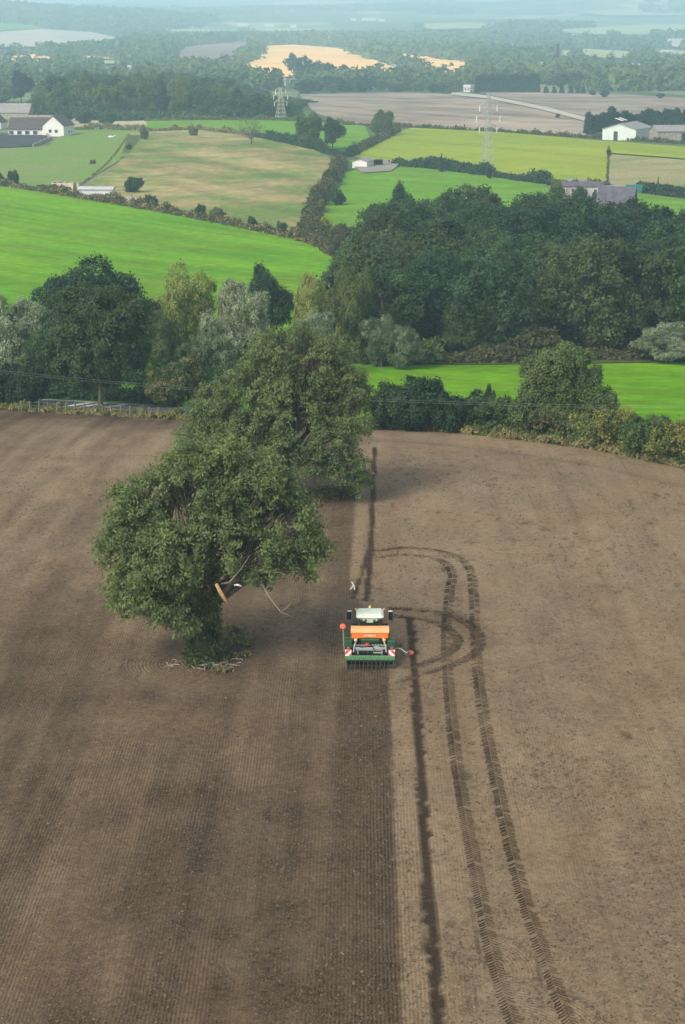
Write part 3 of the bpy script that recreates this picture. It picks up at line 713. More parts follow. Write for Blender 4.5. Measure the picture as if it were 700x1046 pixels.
# bushes and trees at the edge of the field (px, base row, top row, width px, prototype, tint)
BS = [
 (400, 440, 392, 46, 'shr0', 'oak', 'field_bush', 'dark rounded bush just left of the widest bush behind the bare field', 'bush'),
 (458, 442, 402, 34, 'shr2', 'dark', 'field_bush', 'small dark bush filling the gap right of the widest bush', 'bush'),
 (428, 440, 384, 62, 'shr1', 'dark', 'field_bush', 'widest dark green bush behind the far edge of the bare field', 'bush'),
 (487, 440, 402, 52, 'shr2', 'oak', 'field_bush', 'lower green bush between the wide dark bush and the round tree', 'bush'),
 (513, 440, 404, 34, 'shr0', 'mid', 'field_bush', 'bright green bush at the left foot of the round tree by the hedge', 'bush'),
 (499, 436, 393, 16, 'round1', 'dark', 'sapling', 'thin dark sapling rising over the hedge left of the round tree', 'tree'),
 (350, 440, 372, 58, 'gold0', 'mid', 'roadside_tree', 'green tree with golden crown tips half hidden behind the second ash', 'tree'),
 (573, 446, 352, 98, 'hedg', 'ash', 'hedgerow_tree', 'large round pale green tree standing in the hedge of the bright green field', 'tree'),
 (608, 446, 392, 40, 'shr1', 'ash', 'field_bush', 'green bush at the right foot of the large round hedgerow tree', 'bush'),
 (625, 459, 416, 54, 'shrg', 'olive', 'field_bush', 'yellowing bush in the hedge right of the large round tree', 'bush'),
 (662, 466, 424, 56, 'shr2', 'mid', 'field_bush', 'grey green bush in the hedge near the right edge of the bare field', 'bush'),
 (694, 474, 428, 60, 'shrg', 'olive', 'field_bush', 'russet tipped bush at the right edge of the photo in the field hedge', 'bush'),
 (26, 416, 372, 52, 'shr1', 'dark', 'roadside_bush', 'dark spreading bush beside the lane at the far left', 'bush'),
 (-12, 416, 366, 50, 'shr2', 'dark', 'roadside_bush', 'dark bush cut by the left edge of the photo beside the lane', 'bush'),
 (183, 424, 366, 64, 'gold0', 'oak', 'roadside_tree', 'small bushy tree with golden top beside the lane, left of the second ash', 'tree'),
 (103, 419, 291, 112, 'big1', 'oak', 'roadside_oak', 'tall oak with russet tinged crown and bare trunk in front of the lane', 'oak tree'),
 (100, 388, 265, 124, 'bigr', 'dark', 'field_oak', 'broad dark blue-green oak standing behind the russet tinged oak', 'oak tree'),
 (10, 400, 302, 78, 'silv0', 'silver', 'willow', 'silvery willow at the far left edge beside the dark oaks', 'willow'),
 (52, 402, 330, 50, 'oak2', 'oak', 'field_tree', 'small green tree between the left silvery willow and the oaks', 'tree'),
 (190, 386, 272, 78, 'will0', 'willow', 'willow', 'yellow-green drooping willow right of the dark oaks', 'willow'),
 (172, 392, 318, 52, 'will1', 'ash', 'willow', 'lower dull green willow between the oaks and the yellow-green willow', 'willow'),
 (243, 388, 288, 72, 'silv1', 'silver', 'willow', 'white-green silvery willow left of the dark round tree', 'willow'),
 (273, 368, 272, 58, 'round0', 'dark', 'field_tree', 'compact very dark green tree between the silvery willows', 'tree'),
 (222, 392, 330, 50, 'silv0', 'ash', 'willow', 'small grey willow in front of the yellow-green and silvery willows', 'willow'),
 (326, 372, 280, 50, 'will1', 'willow', 'willow', 'upright yellow-green willow right of the very dark tree', 'willow'),
 (360, 372, 276, 62, 'will0', 'olive', 'willow', 'wide olive green willow at the left end of the dark wood', 'willow'),
 (327, 384, 320, 54, 'silv1', 'silver', 'willow', 'silvery willow showing above the crown of the second ash', 'willow'),
 (390, 376, 322, 44, 'silv0', 'ash', 'willow', 'small grey-green willow at the left front corner of the dark wood', 'willow'),
 (412, 378, 334, 34, 'silv1', 'ash', 'willow', 'smaller grey willow beside the scrub in front of the dark wood', 'willow'),
 (300, 386, 330, 46, 'oak1', 'oak', 'field_tree', 'green tree half hidden behind the left side of the second ash', 'tree'),
 (140, 392, 330, 46, 'oak3', 'dark', 'field_tree', 'dark tree filling the gap right of the russet tinged oak', 'tree'),
 (686, 371, 330, 66, 'silv1', 'silver', 'willow', 'silvery willow in front of the wood at the right edge', 'willow'),
 (478, 366, 302, 62, 'oak0', 'mid', 'wood_tree', 'paler olive tree at the front of the dark wood', 'tree'),
 (407, 262, 187, 38, 'wood0', 'dark', 'wood_tree', 'tall dark tree rising alone at the upper left of the wood', 'tree'),
 (392, 286, 210, 44, 'oak1', 'oak', 'wood_tree', 'green tree directly below the tall dark tree at the upper left of the wood', 'tree'),
 (352, 268, 230, 34, 'shr0', 'brown', 'wood_shrub', 'reddish brown shrub at the left tip of the dark wood', 'bush'),
 (372, 285, 244, 34, 'shr1', 'oak', 'wood_shrub', 'green shrub at the left edge of the wood beside the reddish shrub', 'bush'),
]
for (px, b, t, w, k, tint, nm, lab, cat) in BS:
    tree_px(px, b, t, w, k, tint, name=nm, label=lab, cat=cat, rz=0 if k == 'hedg' else None)

# the wood
hedge([(440, 372), (500, 371), (560, 369), (620, 368), (660, 368)], 2.6, 3, .3, 'brown', 'wood_edge_scrub', 'strip of brown scrub along the front of the dark wood', dens=8, mat='leaf')
hedge([(380, 374), (410, 373), (450, 373)], 2.6, 3, .3, 'ash', 'wood_edge_scrub', 'grey-green scrub at the left front of the dark wood', dens=8)
def in_poly(x, y, P):
    c = False; n = len(P)
    for i in range(n):
        x1, y1 = P[i]; x2, y2 = P[(i + 1) % n]
        if (y1 > y) != (y2 > y) and x < (x2 - x1) * (y - y1) / (y2 - y1) + x1: c = not c
    return c
woodpoly = [tuple(at(a, b)[:2]) for a, b in [(384, 364), (378, 330), (385, 302), (400, 285), (430, 274), (470, 270), (560, 272), (630, 278), (680, 305), (760, 318), (790, 368), (660, 366), (560, 366), (450, 366)]]
xs_, ys_ = [p[0] for p in woodpoly], [p[1] for p in woodpoly]
placed = []
k = 0
for _ in range(6000):
    x = random.uniform(min(xs_), max(xs_)); y = random.uniform(min(ys_), max(ys_))
    if not in_poly(x, y, woodpoly): continue
    if any((x - a) ** 2 + (y - b) ** 2 < 9.6 ** 2 for a, b in placed): continue
    placed.append((x, y))
front = sorted(placed, key=lambda p: p[1])
for i, (x, y) in enumerate(front):
    z = float(zf(x, y)); p = Vector((x, y, z)); big = random.random()
    hgt = 12.0 + 5.5 * big
    edge_row = i < 14
    lab = 'dark green broadleaved tree in the front row of the wood' if edge_row else 'dark green broadleaved tree packed among the crowns inside the wood'
    tree(p, hgt, 13.0 + 4.5 * big, 'wood%d' % random.randrange(6), random.choice(['dark', 'dark', 'oak', 'oak', (.038, .066, .030), (.052, .080, .032)]), name='wood_tree', label=lab, group='trees in the front row of the wood' if edge_row else 'trees inside the dark wood', jit=.30)

# ------------------------------------------------------------------ hedgerows of the farmland in the middle distance
hedge(top_left[:-1], 1.5, 3.2, .42, 'brown', 'scrub_hedgerow', 'long brown scrubby hedgerow along the top of the left bright green field', dens=2.6, cs=.35, var_h=.6, mat='leaf_gold')
hedge([(348, 166), (338, 190), (322, 215), (320, 240), (348, 262)], 2.6, 3.2, .5, 'brown', 'scrub_hedgerow', 'thick brown scrub hedgerow between rough pasture and middle green field', dens=2.6, cs=.6, var_h=.5)
hedge([(405, 168), (470, 176), (530, 184), (560, 189)], 2.4, 4, .5, 'dark', 'dark_hedgerow', 'dark hedgerow between yellow-green field and middle green field', dens=2.6, cs=.5, var_h=.4)
hedge([(560, 189), (590, 190), (625, 191)], 1.2, 2, .5, 'brown', 'farm_hedge', 'low brown hedge running behind the ruined farm buildings', dens=2, cs=.4)
hedge([(652, 196), (700, 202), (780, 208)], 3.0, 2.5, .5, 'dark', 'clipped_hedge', 'dark clipped hedge between dry pasture and garden grass on the right', dens=3, cs=.4, var_h=.12)
hedge([(620, 191), (621, 172), (622, 150)], .6, .6, .35, 'olive', 'fence_hedge', 'thin hedge line between yellow-green field and dry pasture', dens=1.6, cs=.12, var_h=.2)
hedge([(262, 140), (318, 152), (350, 160), (362, 158)], 2.4, 3.5, .5, 'dark', 'dark_hedgerow', 'dark hedgerow under the pair of trees above the rough pasture', dens=2.4, cs=.5)
hedge([(360, 158), (382, 147), (405, 135)], 1.8, 3, .5, 'brown', 'scrub_hedgerow', 'short brown hedgerow running up to the lone willow-like tree', dens=2.4, cs=.5)
hedge([(150, 124), (230, 123), (300, 124), (360, 127)], 1.6, 3, .5, 'olive', 'wood_edge_hedge', 'pale weedy strip at the foot of the far woodland belt', dens=2, cs=.5)
hedge([(70, 133), (110, 132), (150, 134), (200, 133), (262, 139)], 1.6, 3, .5, 'straw', 'paddock_hedge', 'straw-coloured grassy bank right of the white bungalow', dens=2, cs=.4)
hedge([(132, 138), (112, 165), (82, 190)], .6, .6, .35, 'straw', 'paddock_hedge', 'thin straw-coloured weed line between green paddock and rough pasture', dens=1.6, cs=.12, var_h=.2)
hedge([(350, 128), (430, 131), (520, 136), (600, 141), (700, 147), (800, 152)], 1.0, 2, .6, 'brown', 'field_margin', 'thin brown margin between bare arable field and yellow-green field', dens=1.3, cs=.5)
hedge([(600, 232), (640, 238), (655, 248), (700, 244)], 2.6, 5, .5, 'oak', 'garden_hedge', 'ragged green hedge round the garden right of the wood', dens=2, cs=.6, var_h=.6)
hedge([(640, 213), (665, 222), (700, 228), (760, 230)], 1.2, 2, .5, 'oak', 'garden_hedge', 'thin green hedge crossing the garden grass at the right edge', dens=1.6, cs=.5)
SC = [ # scattered shrubs and lone trees
 (137, 197, 181, 20, 'shr0', 'dark', 'pasture_bush', 'round dark green bush right of the long white shed', 'bush'),
 (155, 213, 199, 13, 'shr1', 'dark', 'pasture_bush', 'small dark bush on the field edge below the round dark bush', 'bush'),
 (205, 223, 208, 11, 'shr2', 'oak', 'pasture_bush', 'pointed green bush right of the middle of the scrubby hedgerow', 'bush'),
 (221, 227, 212, 14, 'shr0', 'ash', 'pasture_bush', 'pale green bush next to the pointed bush on the hedgerow', 'bush'),
 (258, 232, 221, 10, 'shr1', 'oak', 'pasture_bush', 'small green bush on the scrubby hedgerow below the rough pasture', 'bush'),
 (288, 240, 226, 11, 'shr2', 'oak', 'pasture_bush', 'green bush near the right end of the scrubby hedgerow', 'bush'),
 (14, 189, 174, 12, 'shr0', 'dark', 'pasture_bush', 'dark bush near the left edge above the bright green field', 'bush'),
 (1, 189, 177, 9, 'shr1', 'dark', 'pasture_bush', 'small dark bush at the left edge of the photo above the bright green field', 'bush'),
 (316, 152, 115, 32, 'oak0', 'mid', 'lone_tree', 'left and paler tree of the pair above the rough pasture', 'tree'),
 (340, 153, 120, 25, 'round0', 'dark', 'lone_tree', 'right and darker tree of the pair above the rough pasture', 'tree'),
 (391, 139, 113, 26, 'will1', 'ash', 'lone_tree', 'lone grey-green tree at the corner of the yellow-green field', 'tree'),
 (257, 148, 120, 30, 'bare', 'brown', 'bare_tree', 'nearly leafless grey tree above the rough pasture', 'tree'),
 (345, 210, 192, 16, 'shr1', 'oak', 'pasture_bush', 'dark bush in the scrub hedgerow left of the middle green field', 'bush'),
 (338, 190, 172, 17, 'shr2', 'oak', 'pasture_bush', 'bush at the top of the scrub hedgerow below the white shed', 'bush'),
 (318, 226, 209, 20, 'shr0', 'brown', 'pasture_bush', 'brownish bush on the right boundary of the rough pasture', 'bush'),
 (331, 242, 221, 18, 'shr1', 'lime', 'pasture_bush', 'bright yellow-green bush at the left tip of the middle green field', 'bush'),
 (346, 248, 228, 16, 'shr2', 'ash', 'pasture_bush', 'pale green bush right of the bright yellow-green bush', 'bush'),
 (310, 238, 226, 16, 'shr2', 'oak', 'pasture_bush', 'dark bush left of the bright yellow-green bush', 'bush'),
 (451, 176, 157, 6, 'con0', 'conifer', 'slim_tree', 'slim dark pointed tree on the dark hedgerow left of the pylon', 'tree'),
 (500, 183, 170, 6, 'shr0', 'dark', 'hedgerow_bush', 'small dark bush at the foot of the tall pylon', 'bush'),
 (569, 203, 183, 15, 'shr1', 'olive', 'farm_bush', 'grey-green bush left of the ruined farm buildings', 'bush'),
 (672, 199, 181, 5, 'con0', 'ash', 'slim_tree', 'slim pale tree on the clipped hedge in the dry pasture', 'tree'),
 (694, 201, 190, 7, 'shr0', 'oak', 'hedgerow_bush', 'small round bush on the clipped hedge at the right edge', 'bush'),
 (622, 160, 152, 5, 'shr0', 'oak', 'hedgerow_bush', 'small bush at the top of the thin hedge line in the right fields', 'bush'),
 (668, 238, 222, 14, 'shr1', 'dark', 'garden_bush', 'dark bush beside the pale garden shed right of the wood', 'bush'),
 (652, 233, 212, 16, 'shr2', 'dark', 'garden_bush', 'dark bush behind the roof of the stone barn', 'bush'),
 (592, 206, 190, 16, 'shr1', 'oak', 'farm_bush', 'green bush in front of the stone farm buildings', 'bush'),
 (612, 210, 196, 15, 'shr2', 'dark', 'farm_bush', 'dark bush between farm buildings and slate roofed barn', 'bush'),
 (655, 262, 240, 24, 'shr0', 'oak', 'garden_bush', 'green bush at the top right corner of the wood', 'bush'),
 (693, 262, 236, 22, 'shr1', 'oak', 'garden_bush', 'dark bush at the right edge above the wood', 'bush'),
 (148, 143, 132, 9, 'shr0', 'mid', 'pasture_bush', 'green bush on the straw-coloured bank right of the bungalow', 'bush'),
 (198, 139, 130, 9, 'shr2', 'olive', 'pasture_bush', 'olive bush on the straw-coloured bank above the rough pasture', 'bush'),
 (132, 153, 147, 6, 'shr2', 'oak', 'pasture_bush', 'small bush at the top of the thin paddock hedge', 'bush'),
 (95, 168, 163, 6, 'shr2', 'brown', 'pasture_bush', 'small brown bush halfway down the thin paddock hedge', 'bush'),
]
for (px, b, t, w, k, tint, nm, lab, cat) in SC: tree_px(px, b, t, w, k, tint, name=nm, label=lab, cat=cat)

FB = [(548, 70, 18, 8, 'redb', 'roofw', 'low brick and white works left of the mill chimney', 2), (588, 68, 22, 7, 'white', 'roofw', 'long white works roof right of the mill chimney', 3),
      (643, 72, 24, 8, 'white', 'roofw', 'long white building row in the valley at the right', 5), (652, 78, 16, 8, 'redb', 'roofw', 'red and white building just below the long white row', 3),
      (676, 70, 12, 7, 'cream', 'roofw', 'cream building right of the long white row', 2), (693, 74, 14, 8, 'white', 'roofw', 'white building at the right edge beyond the arable field', 2),
      (648, 39, 28, 11, 'white', 'roofw', 'upper long white warehouse on the right slope', 0), (690, 43, 24, 10, 'white', 'roofw', 'lower long white warehouse at the right edge of the slope', 0), (678, 55, 24, 8, 'cream', 'roofw', 'low cream roof in the trees at the right', 0),
      (587, 38, 14, 9, 'white', 'roofw', 'pale roof beyond the mill chimney', 0), (612, 40, 16, 9, 'white', 'roofw', 'pale long roof right of the one beyond the mill chimney', 0), (537, 40, 7, 9, 'white', 'roofw', 'tiny white house group left of the mill chimney top', 0), (574, 37, 5, 9, 'white', 'roofw', 'tiny white house beside the mill chimney top', 0),
      (377, 21, 18, 16, 'white', 'roofw', 'bright white warehouse on the far hillside', 0), (390, 22, 8, 14, 'white', 'roofw', 'small white warehouse right of the bright one on the far hillside', 0), (361, 21, 6, 12, 'white', 'roofw', 'small white block left of the bright warehouse', 0),
      (455, 29, 8, 10, 'white', 'roofw', 'tiny pale building on the slope below the far ridge', 0), (248, 26, 14, 12, 'white', 'roofw', 'pale far building row above the golden stubble', 0), (275, 27, 12, 12, 'white', 'roofw', 'second pale far building row above the golden stubble', 0), (300, 28, 8, 12, 'white', 'roofw', 'third small pale far building above the golden stubble', 0),
      (243, 45.5, 5, 8, 'white', 'roofg', 'small house at the top of the ploughed hill field', 0), (252, 45, 4, 7, 'cream', 'roofg', 'tiny cream house beside the golden stubble corner', 0),
      (8, 73, 14, 7, 'white', 'roofg', 'pale house row behind the left trees', 3), (42, 87, 14, 6, 'redb', 'roofb', 'red brick house roof right of the broad purple tree', 2), (110, 75, 13, 7, 'blue', 'roofg', 'grey-blue roof showing above the woodland belt', 2), (131, 74, 9, 8, 'white', 'roofw', 'white gabled house above the woodland belt', 1), (49, 68, 10, 6, 'white', 'roofg', 'small white house left above the woodland belt', 2),
      (236, 82, 18, 6, 'cream', 'roofw', 'long pale roof behind the woodland belt', 0), (288, 88, 10, 7, 'blue', 'roofg', 'grey house among trees left of the arable field', 2), (300, 85, 9, 7, 'blue', 'roofg', 'second grey house among trees left of the arable field', 2), (276, 84, 8, 7, 'redb', 'roofg', 'small brick house among the trees behind the pale pylon', 2),
      (477, 94, 8, 5, 'white', 'roofw', 'pale sheds at the top left of the farm track', 2), (547, 40, 6, 9, 'white', 'roofw', 'tiny white block right of the tiny house group', 0), (402, 72, 6, 7, 'white', 'roofg', 'small pale house at the end of the golden stubble', 1)]
def hides(x, b): return any(abs(x - q[0]) < q[2] * .5 + 5 and q[1] - 2 < b < q[1] + 12 for q in FB)
# woodland belt
purp = [(22, 106, 72, 26, 'round0', 'purple', 'purple_tree', 'broad dark purple tree at the left of the woodland belt', 'tree'),
        (166, 122, 82, 16, 'round1', 'purple', 'purple_tree', 'narrow dark purple tree in the middle of the woodland belt', 'tree'),
        (45, 101, 82, 14, 'far1', 'oak', 'belt_tree', 'green tree right behind the broad purple tree', 'tree')]
for (px, b, t, w, k, tint, nm, lab, cat) in purp: tree_px(px, b, t, w, k, tint, name=nm, label=lab, cat=cat)
ntp = np.interp
beltlab = {'oak': 'dark green tree in the woodland belt behind the paddocks', 'olive': 'yellowish green tree in the woodland belt behind the paddocks', 'ash': 'grey-green tree in the woodland belt behind the paddocks', 'dark': 'nearly black green tree in the woodland belt behind the paddocks'}
for row, dens in ((98, 14), (105, 15), (112, 14), (120, 14)):
    x = -16 + random.uniform(0, 10)
    while x < 314:
        topmin = ntp(x, [-20, 0, 60, 100, 180, 240, 290, 320], [84, 80, 72, 70, 71, 80, 92, 98])
        base = row + random.uniform(-2, 2); w = random.uniform(22, 34)
        if x < 60 and row > 106: x += w * .6; continue
        if x > 250 and row < 105: x += w; continue
        tp = max(topmin + random.uniform(-3, 5) + (row - 98) * .45, base - 44)
        if not (8 < x < 36 and row < 106):
            tt = random.choice(['oak', 'olive', 'olive', 'ash', 'ash', 'dark']) if x < 200 else random.choice(['oak', 'ash', 'dark', 'oak'])
            k = random.choice(['far0', 'far1', 'far2', 'far3', 'wood0', 'wood1'])
            tree_px(x, base, tp, w, k, tt, name='belt_tree', label=beltlab[tt], cat='tree', group='trees of the woodland belt, ' + tt)
        x += w * random.uniform(.6, .8)
hedge([(-30, 112), (60, 119), (110, 123), (150, 122.5), (230, 121), (308, 121)], 7, 9, .9, 'oak', 'woodland_understorey', 'dense undergrowth along the foot of the far woodland belt', dens=.9, cs=1.0, kind='stuff')
hedge([(20, 401), (80, 401), (150, 402), (230, 404)], 3.0, 2.5, .26, 'dark', 'understorey_hedge', 'tall dark undergrowth between the lane hedge and the oaks', dens=7, var_h=.5)
# small trees round the house
for px, b, t, w in ((-8, 137, 122, 16), (36, 114, 104, 18), (66, 124, 112, 18), (86, 126, 113, 18), (4, 104, 92, 16), (110, 128, 116, 18)):
    tree_px(px, b, t, w, 'shr%d' % random.randrange(3), 'oak', name='garden_bush', label='green bush behind the roofs of the white bungalow', cat='bush', group='bushes behind the bungalow')
# conifer screen behind the white barn
x = 601
while x < 740:
    b = ntp(x, [600, 660, 740], [137, 132, 133]); tree_px(x, b, b - random.uniform(16, 23) - (4 if 618 < x < 632 else 0), random.uniform(12, 17), 'blk0', 'conifer', name='screen_conifer', label='dark conifer in the screen behind the white barn', cat='conifer', group='conifers behind the white barn'); x += random.uniform(4, 6)
x = 488
while x < 552:
    tree_px(x, 95, 76 + random.uniform(-1, 2), random.uniform(10, 13), 'blk0', 'conifer', name='far_conifer', label='dark conifer in the tall clipped row beyond the bare arable field', cat='conifer', group='conifers beyond the arable field'); x += random.uniform(4, 6)
for x in (558, 566, 574, 583, 590, 596):
    tree_px(x, 96, 88, 6, 'far1', 'conifer', name='far_tree', label='small round dark tree in the spaced row right of the tall clipped conifers', cat='tree', group='spaced row of small round trees')
for x, b, t, w in ((618, 100, 93, 10), (605, 98, 93, 7), (675, 101, 95, 9), (570, 121, 116, 5)):
    tree_px(x, b, t, w, 'far2', 'dark', name='arable_bush', label='lone dark bush on the edge of the bare arable field', cat='bush', group='lone bushes in the arable field')
# nearer far trees (row behind the arable field)
for i in range(95):
    x = random.uniform(305, 710); b = random.uniform(89 if x < 490 else 84, 96 if x < 480 else 92)
    if 480 < x < 556: b = min(b, 86)
    if hides(x, b): continue
    tt = random.choice(['oak', 'dark', 'ash', 'olive'])
    tree_px(x, b, b - (random.uniform(7, 10) if 395 < x < 490 else random.uniform(9, 17)), random.uniform(12, 22), 'far%d' % random.randrange(4), tt, name='valley_tree', label='hazy broadleaved tree beyond the bare arable field', cat='tree', group='trees beyond the arable field')
for i in range(70):
    x = random.uniform(-10, 330); b = random.uniform(80 if x < 240 else 88, 94)
    if hides(x, b): continue
    tt = random.choice(['oak', 'dark', 'ash'])
    tree_px(x, b, b - random.uniform(9, 14), random.uniform(12, 20), 'far%d' % random.randrange(4), tt, name='valley_tree', label='hazy broadleaved tree behind the woodland belt', cat='tree', group='trees behind the woodland belt')
for (x, b, t, w) in ((300, 76, 54, 16), (310, 80, 57, 20), (324, 78, 62, 18), (336, 82, 64, 20), (350, 84, 66, 18), (316, 84, 66, 20)):
    tree_px(x, b, t, w, 'far%d' % random.randrange(4), 'dark', name='copse_tree', label='dark tree of the copse in front of the golden stubble field', cat='tree', group='copse by the golden stubble')

# far-off woods that read as one mass
FIELDS_PX = [[(-60, 33), (42, 29), (95, 34), (142, 42), (110, 52), (60, 56), (-60, 56)], [(163, 62), (190, 49), (255, 44), (262, 50), (250, 60), (236, 70), (200, 73)], [(243, 74), (262, 57), (268, 48), (300, 46.5), (345, 50), (380, 61), (414, 73), (412, 80), (350, 81), (280, 80)],
             [(400, 54), (484, 66), (479, 77), (440, 74), (404, 67)], [(-60, 58), (38, 56), (62, 62), (40, 69), (-60, 70)], [(-60, 24), (40, 28), (42, 31), (-60, 35)],
             [(306, 90), (480, 90), (480, 91), (880, 97), (880, 150), (300, 130)]]
FIELDS_PX += [[(q[0] - q[2] * .6 - 1, q[1] - 2), (q[0] + q[2] * .6 + 1, q[1] - 2), (q[0] + q[2] * .6 + 1, q[1] + 5), (q[0] - q[2] * .6 - 1, q[1] + 5)] for q in FB] + [[(566, 50), (573, 50), (573, 73), (566, 73)]]
FIELDS_PX += [[(560, 32), (610, 29), (700, 26), (770, 26), (770, 37), (700, 37), (600, 38)], [(150, 32), (200, 30), (245, 32), (240, 39), (180, 40)], [(420, 26), (470, 24), (520, 26), (510, 32), (440, 33)], [(555, 54), (600, 51), (650, 54), (640, 63), (575, 64)], [(655, 55), (700, 53), (770, 53), (770, 64), (690, 66)], [(60, 61), (120, 63), (125, 68), (70, 68)], [(320, 32), (380, 34), (385, 40), (330, 39)], [(490, 49), (530, 47), (540, 53), (500, 56)], [(664, 43), (700, 41), (770, 41), (770, 51), (690, 51)],
 [(250, 72), (420, 76), (484, 72), (484, 80), (400, 84), (250, 84)]]
FP = [[tuple(at(a, b)[:2]) for a, b in P] for P in FIELDS_PX]
def far_wood(name, y0, y1, n, size, quads, thr, nsc, tint, label, seed):
    rg = np.random.default_rng(seed)
    X = []; Y = []
    while len(X) < n:
        y = math.exp(rg.uniform(math.log(y0), math.log(y1))); x = rg.uniform(-.23, .23) * y
        if fbm(np.array([x / nsc]), np.array([y / (nsc * 1.9)]), seed, 3)[0] < thr: continue
        if any(in_poly(x, y, P) for P in FP): continue
        X.append(x); Y.append(y)
    X = np.array(X); Y = np.array(Y); s = size * rg.uniform(.6, 1.3, n); hh = s * rg.uniform(.75, 1.05, n) ; hh = np.minimum(hh, 17)
    idx = np.repeat(np.arange(n), quads); d = rg.normal(0, 1, (len(idx), 3)); d[:, 2] = np.abs(d[:, 2]) * 1.0; d /= np.linalg.norm(d, axis=1, keepdims=True)
    bump = 1 + .18 * np.sin(d[:, 0] * 7 + idx) * np.sin(d[:, 1] * 6 + idx * 2)
    P = np.stack([X[idx] + d[:, 0] * s[idx] * .5 * bump, Y[idx] + d[:, 1] * s[idx] * .5 * bump, d[:, 2] * hh[idx] * bump * .9], 1); P[:, 2] += zf(X, Y)[idx] + hh[idx] * .05
    V, Q = leaves(rg, P, d, s[idx] * .24, 1.3, 0, .45)
    cv = rg.random(n)
    o = npmesh(name, V, Q, M['leaf'], {'leaf': np.repeat(np.clip(.6 * cv[idx] + .3 * rg.random(len(idx)), 0, 1), 4)}); o.color = (*GREEN[tint], 1)
    tag(o, label, None, None, 'stuff')
far_wood('far_woodland', 1500, 2500, 2600, 13, 44, .50, 150, 'ash', 'hazy woods and hedgerow trees across the valley floor', 101)
far_wood('far_woodland', 1700, 3600, 1300, 14, 34, .50, 260, 'olive', 'lighter green trees scattered across the hazy valley', 102)
far_wood('far_hill_woodland', 2500, 5200, 3400, 26, 30, .52, 420, 'ash', 'blue hazy woods on the far slopes', 103)
far_wood('far_hill_woodland', 4800, 9500, 2600, 48, 24, .53, 700, 'ash', 'faint woods on the farthest hills', 104)

# ------------------------------------------------------------------ lane with markings
m_road = ground('asphalt', [(.085, .085, .09), (.11, .11, .112)], .2, None, 3, .15)
m_white = simple('road_paint', (.62, .60, .56), .8, .2, var=.15, scale=2)
LN = smooth_poly([tuple(at(a, b)[:2]) for a, b in [(-160, 401), (-60, 406), (0, 410.5), (80, 415), (160, 419), (230, 422), (300, 424)]], 8)
def ribbon(name, line, o0, o1, up, mat, kind='structure', s0=0, s1=1):
    P = [Vector((*p, 0)) for p in line]; n = len(P); vs = []; fs = []
    for i, p in enumerate(P):
        t = (P[min(i + 1, n - 1)] - P[max(i - 1, 0)]).normalized(); nn = Vector((-t.y, t.x, 0))
        for k in range(4):
            q = p + nn * (o0 + (o1 - o0) * k / 3); vs.append((q.x, q.y, float(zf(q.x, q.y)) + up))
    for i in range(n - 1):
        for k in range(3): a = i * 4 + k; fs.append((a, a + 1, a + 5, a + 4))
    mb = MB(); mb.add(vs, fs); return tag(mb.build(name, mat), kind=kind)
ribbon('lane', LN, -3.6, 3.4, .22, m_road)
ribbon('lane_edge_line', LN, 3.0, 3.2, .23, m_white); ribbon('lane_edge_line', LN, -3.3, -3.1, .23, m_white)
mb = MB()
for px in (82, 96, 118):
    p = at(px, 415 + (px - 80) * .05)
    dx, dy = .9, 2.1; w = .45
    vs = [(p.x - dx - w, p.y - dy, 0), (p.x - dx + w, p.y - dy, 0), (p.x + dx + w, p.y + dy, 0), (p.x + dx - w, p.y + dy, 0)]
    mb.add([(a, b, float(zf(a, b)) + .245) for a, b, _ in vs], [(0, 1, 2, 3)])
tag(mb.build('lane_hatching', m_white), kind='structure')

# fence posts at the field edge (each run is one fence with post and wire parts)
def post_fence(px0, px1, dy, n, label):
    q = [(p, e) for p, e in zip(edge_w, edge_px) if px0 <= e[0] <= px1]
    xs = np.linspace(q[0][0].x, q[-1][0].x, n); rt = empty('post_fence', (xs[0], 0, 0)); y0 = float(np.interp(xs[0], EX, EY)) + dy; rt.location = (xs[0], y0, float(zf(xs[0], y0)))
    tag(rt, label, 'fence'); tops = []
    pr = MB(); pr.box((0, 0, .6), (.14, .14, 1.3), taper=.85); base = None
    for i, x in enumerate(xs):
        y = float(np.interp(x, EX, EY)) + dy; z = float(zf(x, y))
        if base is None: base = pr.build('post', M['post']); o = base
        else: o = base.copy(); COL.objects.link(o)
        o.parent = rt; o.location = (x - xs[0], y - y0, z - rt.location.z); o.rotation_euler = (random.uniform(-.05, .05), random.uniform(-.06, .06), random.uniform(0, 1)); tops.append(Vector(o.location) + Vector((0, 0, 1.1)))
    w = MB()
    for dz in (0, -.35, -.7): w.tube([t + Vector((0, 0, dz)) for t in tops], .012, 4)
    w.build('wire', M['post'], rt)
post_fence(388, 470, -.15, 9, 'row of weathered fence posts in front of the wide dark bush')
post_fence(20, 170, -.1, 16, 'row of fence posts between the bare field and the lane')

# overhead cable on wooden poles that stand outside the frame
def pole_line():
    rt = empty('overhead_cable', (-52, 190, float(zf(-52, 190)))); tag(rt, 'thin overhead cable passing in front of the large round hedgerow tree', 'cable')
    A = Vector((-52, 190, 6.6)); B = Vector((58, 166, 6.2)); L0 = rt.location
    for P in (A, B):
        g0 = float(zf(P.x, P.y)); m_ = MB(); m_.tube([(0, 0, -.3), (0, 0, P.z - g0 + .5)], [.16, .11], 8); m_.box((0, 0, P.z - g0), (.1, 1.3, .1))
        o = m_.build('pole', M['bark'], rt); o.location = Vector((P.x, P.y, g0)) - L0
    w = MB()
    for d in (-.5, .5):
        w.tube([A.lerp(B, t) + Vector((0, d, -2.6 * 4 * t * (1 - t))) - L0 for t in np.linspace(0, 1, 24)], .008, 4)
    w.build('wire', simple('cable', (.16, .16, .16), .6), rt)
pole_line()

exec_near = True
